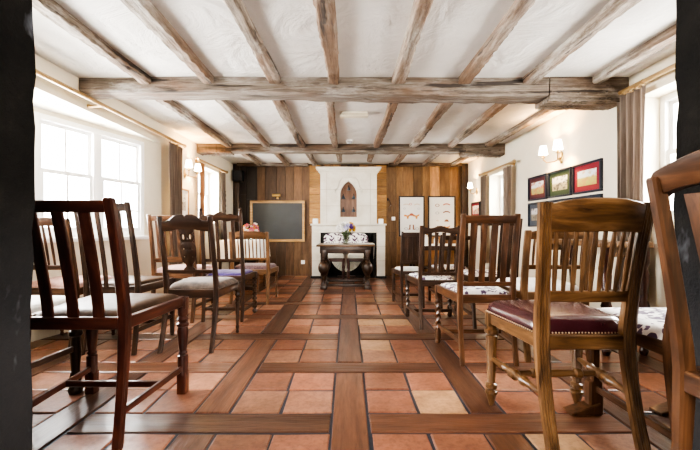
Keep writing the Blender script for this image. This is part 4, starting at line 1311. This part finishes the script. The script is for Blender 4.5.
def rod(label, x, y0, y1, z, side, brackets, rings_y=()):
    t = thing('curtain_rod', label, 'curtain rod', (x, 0, z), 0, 'brass curtain rods')
    link('pole', tube([(0, y0, 0), (0, y1, 0)], .016, 10), BRASSD, t)
    for y, s in ((y0, -1), (y1, 1)):
        link('finial', tube([(0, y, 0), (0, y + s * .012, 0), (0, y + s * .02, 0), (0, y + s * .04, 0), (0, y + s * .055, 0)], [.018, .018, .024, .024, .006], 12), BRASSD, t)
    w = (XL if side < 0 else XR) - x
    for y in brackets:
        link('bracket', tube([(0, y, -.004), (w * .5, y, -.012), (w, y, -.012)], [.016, .009, .018], 8), BRASSD, t)
    for y in rings_y:
        bm = bmesh.new(); k = 14
        tube([(.020 * math.cos(2 * PI * i / k), y, .020 * math.sin(2 * PI * i / k) - .006) for i in range(k + 1)], .003, 6, bm); link('curtain_ring', bm, BRASSD, t)
    return t
rod('long brass curtain rod over the left bay window', XL + .115, 1.35, 4.40, 1.875, -1, (1.6, 2.95, 4.32), [4.06 + .055 * k for k in range(5)])
curtain('taupe pleated curtain at the far end of the left bay window', XL, 4.04, 4.38, .25, 1.84, CURT, -1, 4, .026, .115)
rod('brass curtain rod over the far left window', XL + .075, 4.94, 6.06, 1.81, -1, (5.02, 5.98), [5.02 + .04 * k for k in range(4)] + [5.84 + .05 * k for k in range(4)])
curtain('curtain with orange light painted in, on the near side of the far left window', XL, 4.98, 5.16, .35, 1.78, CURT_LIT, -1, 3, .022, .075)
curtain('taupe curtain on the far side of the far left window', XL, 5.80, 6.04, .35, 1.78, CURT, -1, 3, .022, .075)
rod('brass curtain rod over the near right window', XR - .075, 1.45, 2.90, 1.925, 1, (1.55, 2.80), [2.60 + .06 * k for k in range(5)])
curtain('taupe pleated curtain on the far side of the near right window', XR, 2.58, 2.86, .35, 1.89, CURT, 1, 4, .026, .075)
rod('brass curtain rod over the far right window', XR - .075, 4.66, 5.80, 1.725, 1, (4.78, 5.72), [4.70 + .05 * k for k in range(4)] + [5.58 + .05 * k for k in range(4)])
curtain('taupe curtain on the near side of the far right window', XR, 4.70, 4.96, .35, 1.69, CURT, 1, 3, .022, .075)
curtain('taupe curtain on the far side of the far right window', XR, 5.56, 5.80, .35, 1.69, CURT, 1, 3, .022, .075)

# ------------------------------------------------------------------ wall lamps
def sconce(label, x, y, z, side, arms=2, power=15):
    s = 1 if side < 0 else -1        # direction into the room
    t = thing('wall_sconce', label, 'wall lamp', (x, y, z), 0, 'shaded brass wall lamps')
    pl = lathe([(0, .030), (.006, .034), (.012, .028), (.016, .012)], 16)
    bmesh.ops.scale(pl, vec=(1, 1.0, 1), verts=pl.verts)
    bmesh.ops.rotate(pl, matrix=Matrix.Rotation(s * PI / 2, 3, 'Y'), verts=pl.verts)
    for v in pl.verts: v.co.z *= 1.9
    link('back_plate', pl, BRASS, t)
    for k in ((-1, 1) if arms == 2 else (0,)):
        dx, dy = s * .118, k * .135
        a = link('arm', tube([(s * .01, 0, 0), (s * .05, dy * .3, -.035), (s * .10, dy * .75, -.035), (dx, dy, 0), (dx, dy, .02)], .006, 8), BRASS, t)
        bm = lathe([(.012, .006), (.016, .020), (.022, .022), (.026, .010), (.06, .009)], 12, dx, dy); link('candle_cup', bm, BRASS, a)
        sh_ = bmesh.new(); n = 20; rs = []
        for r, zz in ((.047, .055), (.031, .145), (.028, .145), (.044, .055)):
            rs.append([Vector((dx + r * math.cos(2 * PI * i / n), dy + r * math.sin(2 * PI * i / n), zz)) for i in range(n)])
        rs.append(rs[0]); rings(sh_, rs, cap=False); bmesh.ops.remove_doubles(sh_, verts=sh_.verts, dist=1e-5)
        link('lamp_shade', sh_, SHADE, a)
        L = bpy.data.lights.new('bulb', 'POINT'); L.energy = power; L.color = (1, .62, .27); L.shadow_soft_size = .02
        lo = bpy.data.objects.new('bulb', L); COL.objects.link(lo); lo.parent = t; lo.location = (dx, dy, .11)
sconce('two-arm brass wall lamp with pale shades on the left wall past the bay curtain', XL + .001, 4.68, 1.58, -1)
sconce('two-arm brass wall lamp with pale shades above the country prints', XR - .001, 3.72, 1.60, 1)
sconce('single shaded wall lamp on the right wall near the boarded end', XR - .001, 6.16, 1.50, 1, 1)

# ------------------------------------------------------------------ ceiling fittings
t = thing('emergency_light', 'slim cream emergency light fixed to the ceiling behind the nearest crossbeam', 'light', (.065, 3.68, CZ))
link('light_base', bx(-.13, .13, -.03, .03, -.022, -.001, bev=.004), plain('cream_plastic', (.78, .72, .58), .5), t)
link('diffuser', bx(-.14, .14, -.04, .04, -.055, -.022, bev=.012), plain('opal_diffuser', (.58, .51, .37), .35), t)
t = thing('smoke_detector', 'small round white smoke detector on the ceiling near the far crossbeam', 'smoke detector', (.02, 4.86, CZ))
link('detector_base', lathe([(-.015, .05), (-.001, .052)], 18), WHITE, t); link('detector_head', lathe([(-.045, .02), (-.04, .034), (-.016, .040)], 18), plain('grey_plastic', (.35, .35, .35), .5), t)

# ------------------------------------------------------------------ light
def area(name, loc, rot, sx, sy, e, col=(1, 1, 1)):
    L = bpy.data.lights.new(name, 'AREA'); L.shape = 'RECTANGLE'; L.size = sx; L.size_y = sy; L.energy = e; L.color = col
    o = bpy.data.objects.new(name, L); COL.objects.link(o); o.location = loc; o.rotation_euler = rot
    return o
DAY = (1, .985, .955)
# overcast daylight standing outside each window
area('daylight_bay', (-3.3, 3.3, 1.55), (0, -PI / 2, 0), 2.6, 3.6, 740, DAY)
area('daylight_far_left', (-2.9, 5.5, 1.5), (0, -PI / 2, 0), 1.6, 1.6, 110, DAY)
area('daylight_right', (3.1, 2.1, 1.5), (0, PI / 2, 0), 1.8, 2.2, 240, DAY)
area('daylight_far_right', (3.1, 5.2, 1.5), (0, PI / 2, 0), 1.6, 1.6, 150, DAY)
# unseen fill added behind the camera to brighten the chair backs
area('back_room_fill', (0, -1.6, 1.75), (math.radians(78), 0, 0), 2.2, .8, 58, (1, .95, .88))
w = bpy.data.worlds.new('World'); S.world = w; w.use_nodes = True
w.node_tree.nodes['Background'].inputs[0].default_value = (.9, .95, 1, 1)
w.node_tree.nodes['Background'].inputs[1].default_value = 5

# ------------------------------------------------------------------ camera
cam = bpy.data.cameras.new('Camera'); co = bpy.data.objects.new('Camera', cam); COL.objects.link(co)
co.location = (0, 0, .88); co.rotation_euler = (PI / 2, 0, 0)
cam.sensor_width = 36; cam.lens = 36 * 365 / 700
cam.shift_x = 2 / 700; cam.shift_y = 3 / 700
cam.clip_start = .02
S.camera = co
S.view_settings.view_transform = 'AgX'
S.view_settings.look = 'AgX - High Contrast'
S.view_settings.exposure = 1.4
S.cycles.use_denoising = True
S.cycles.max_bounces = 8; S.cycles.diffuse_bounces = 5
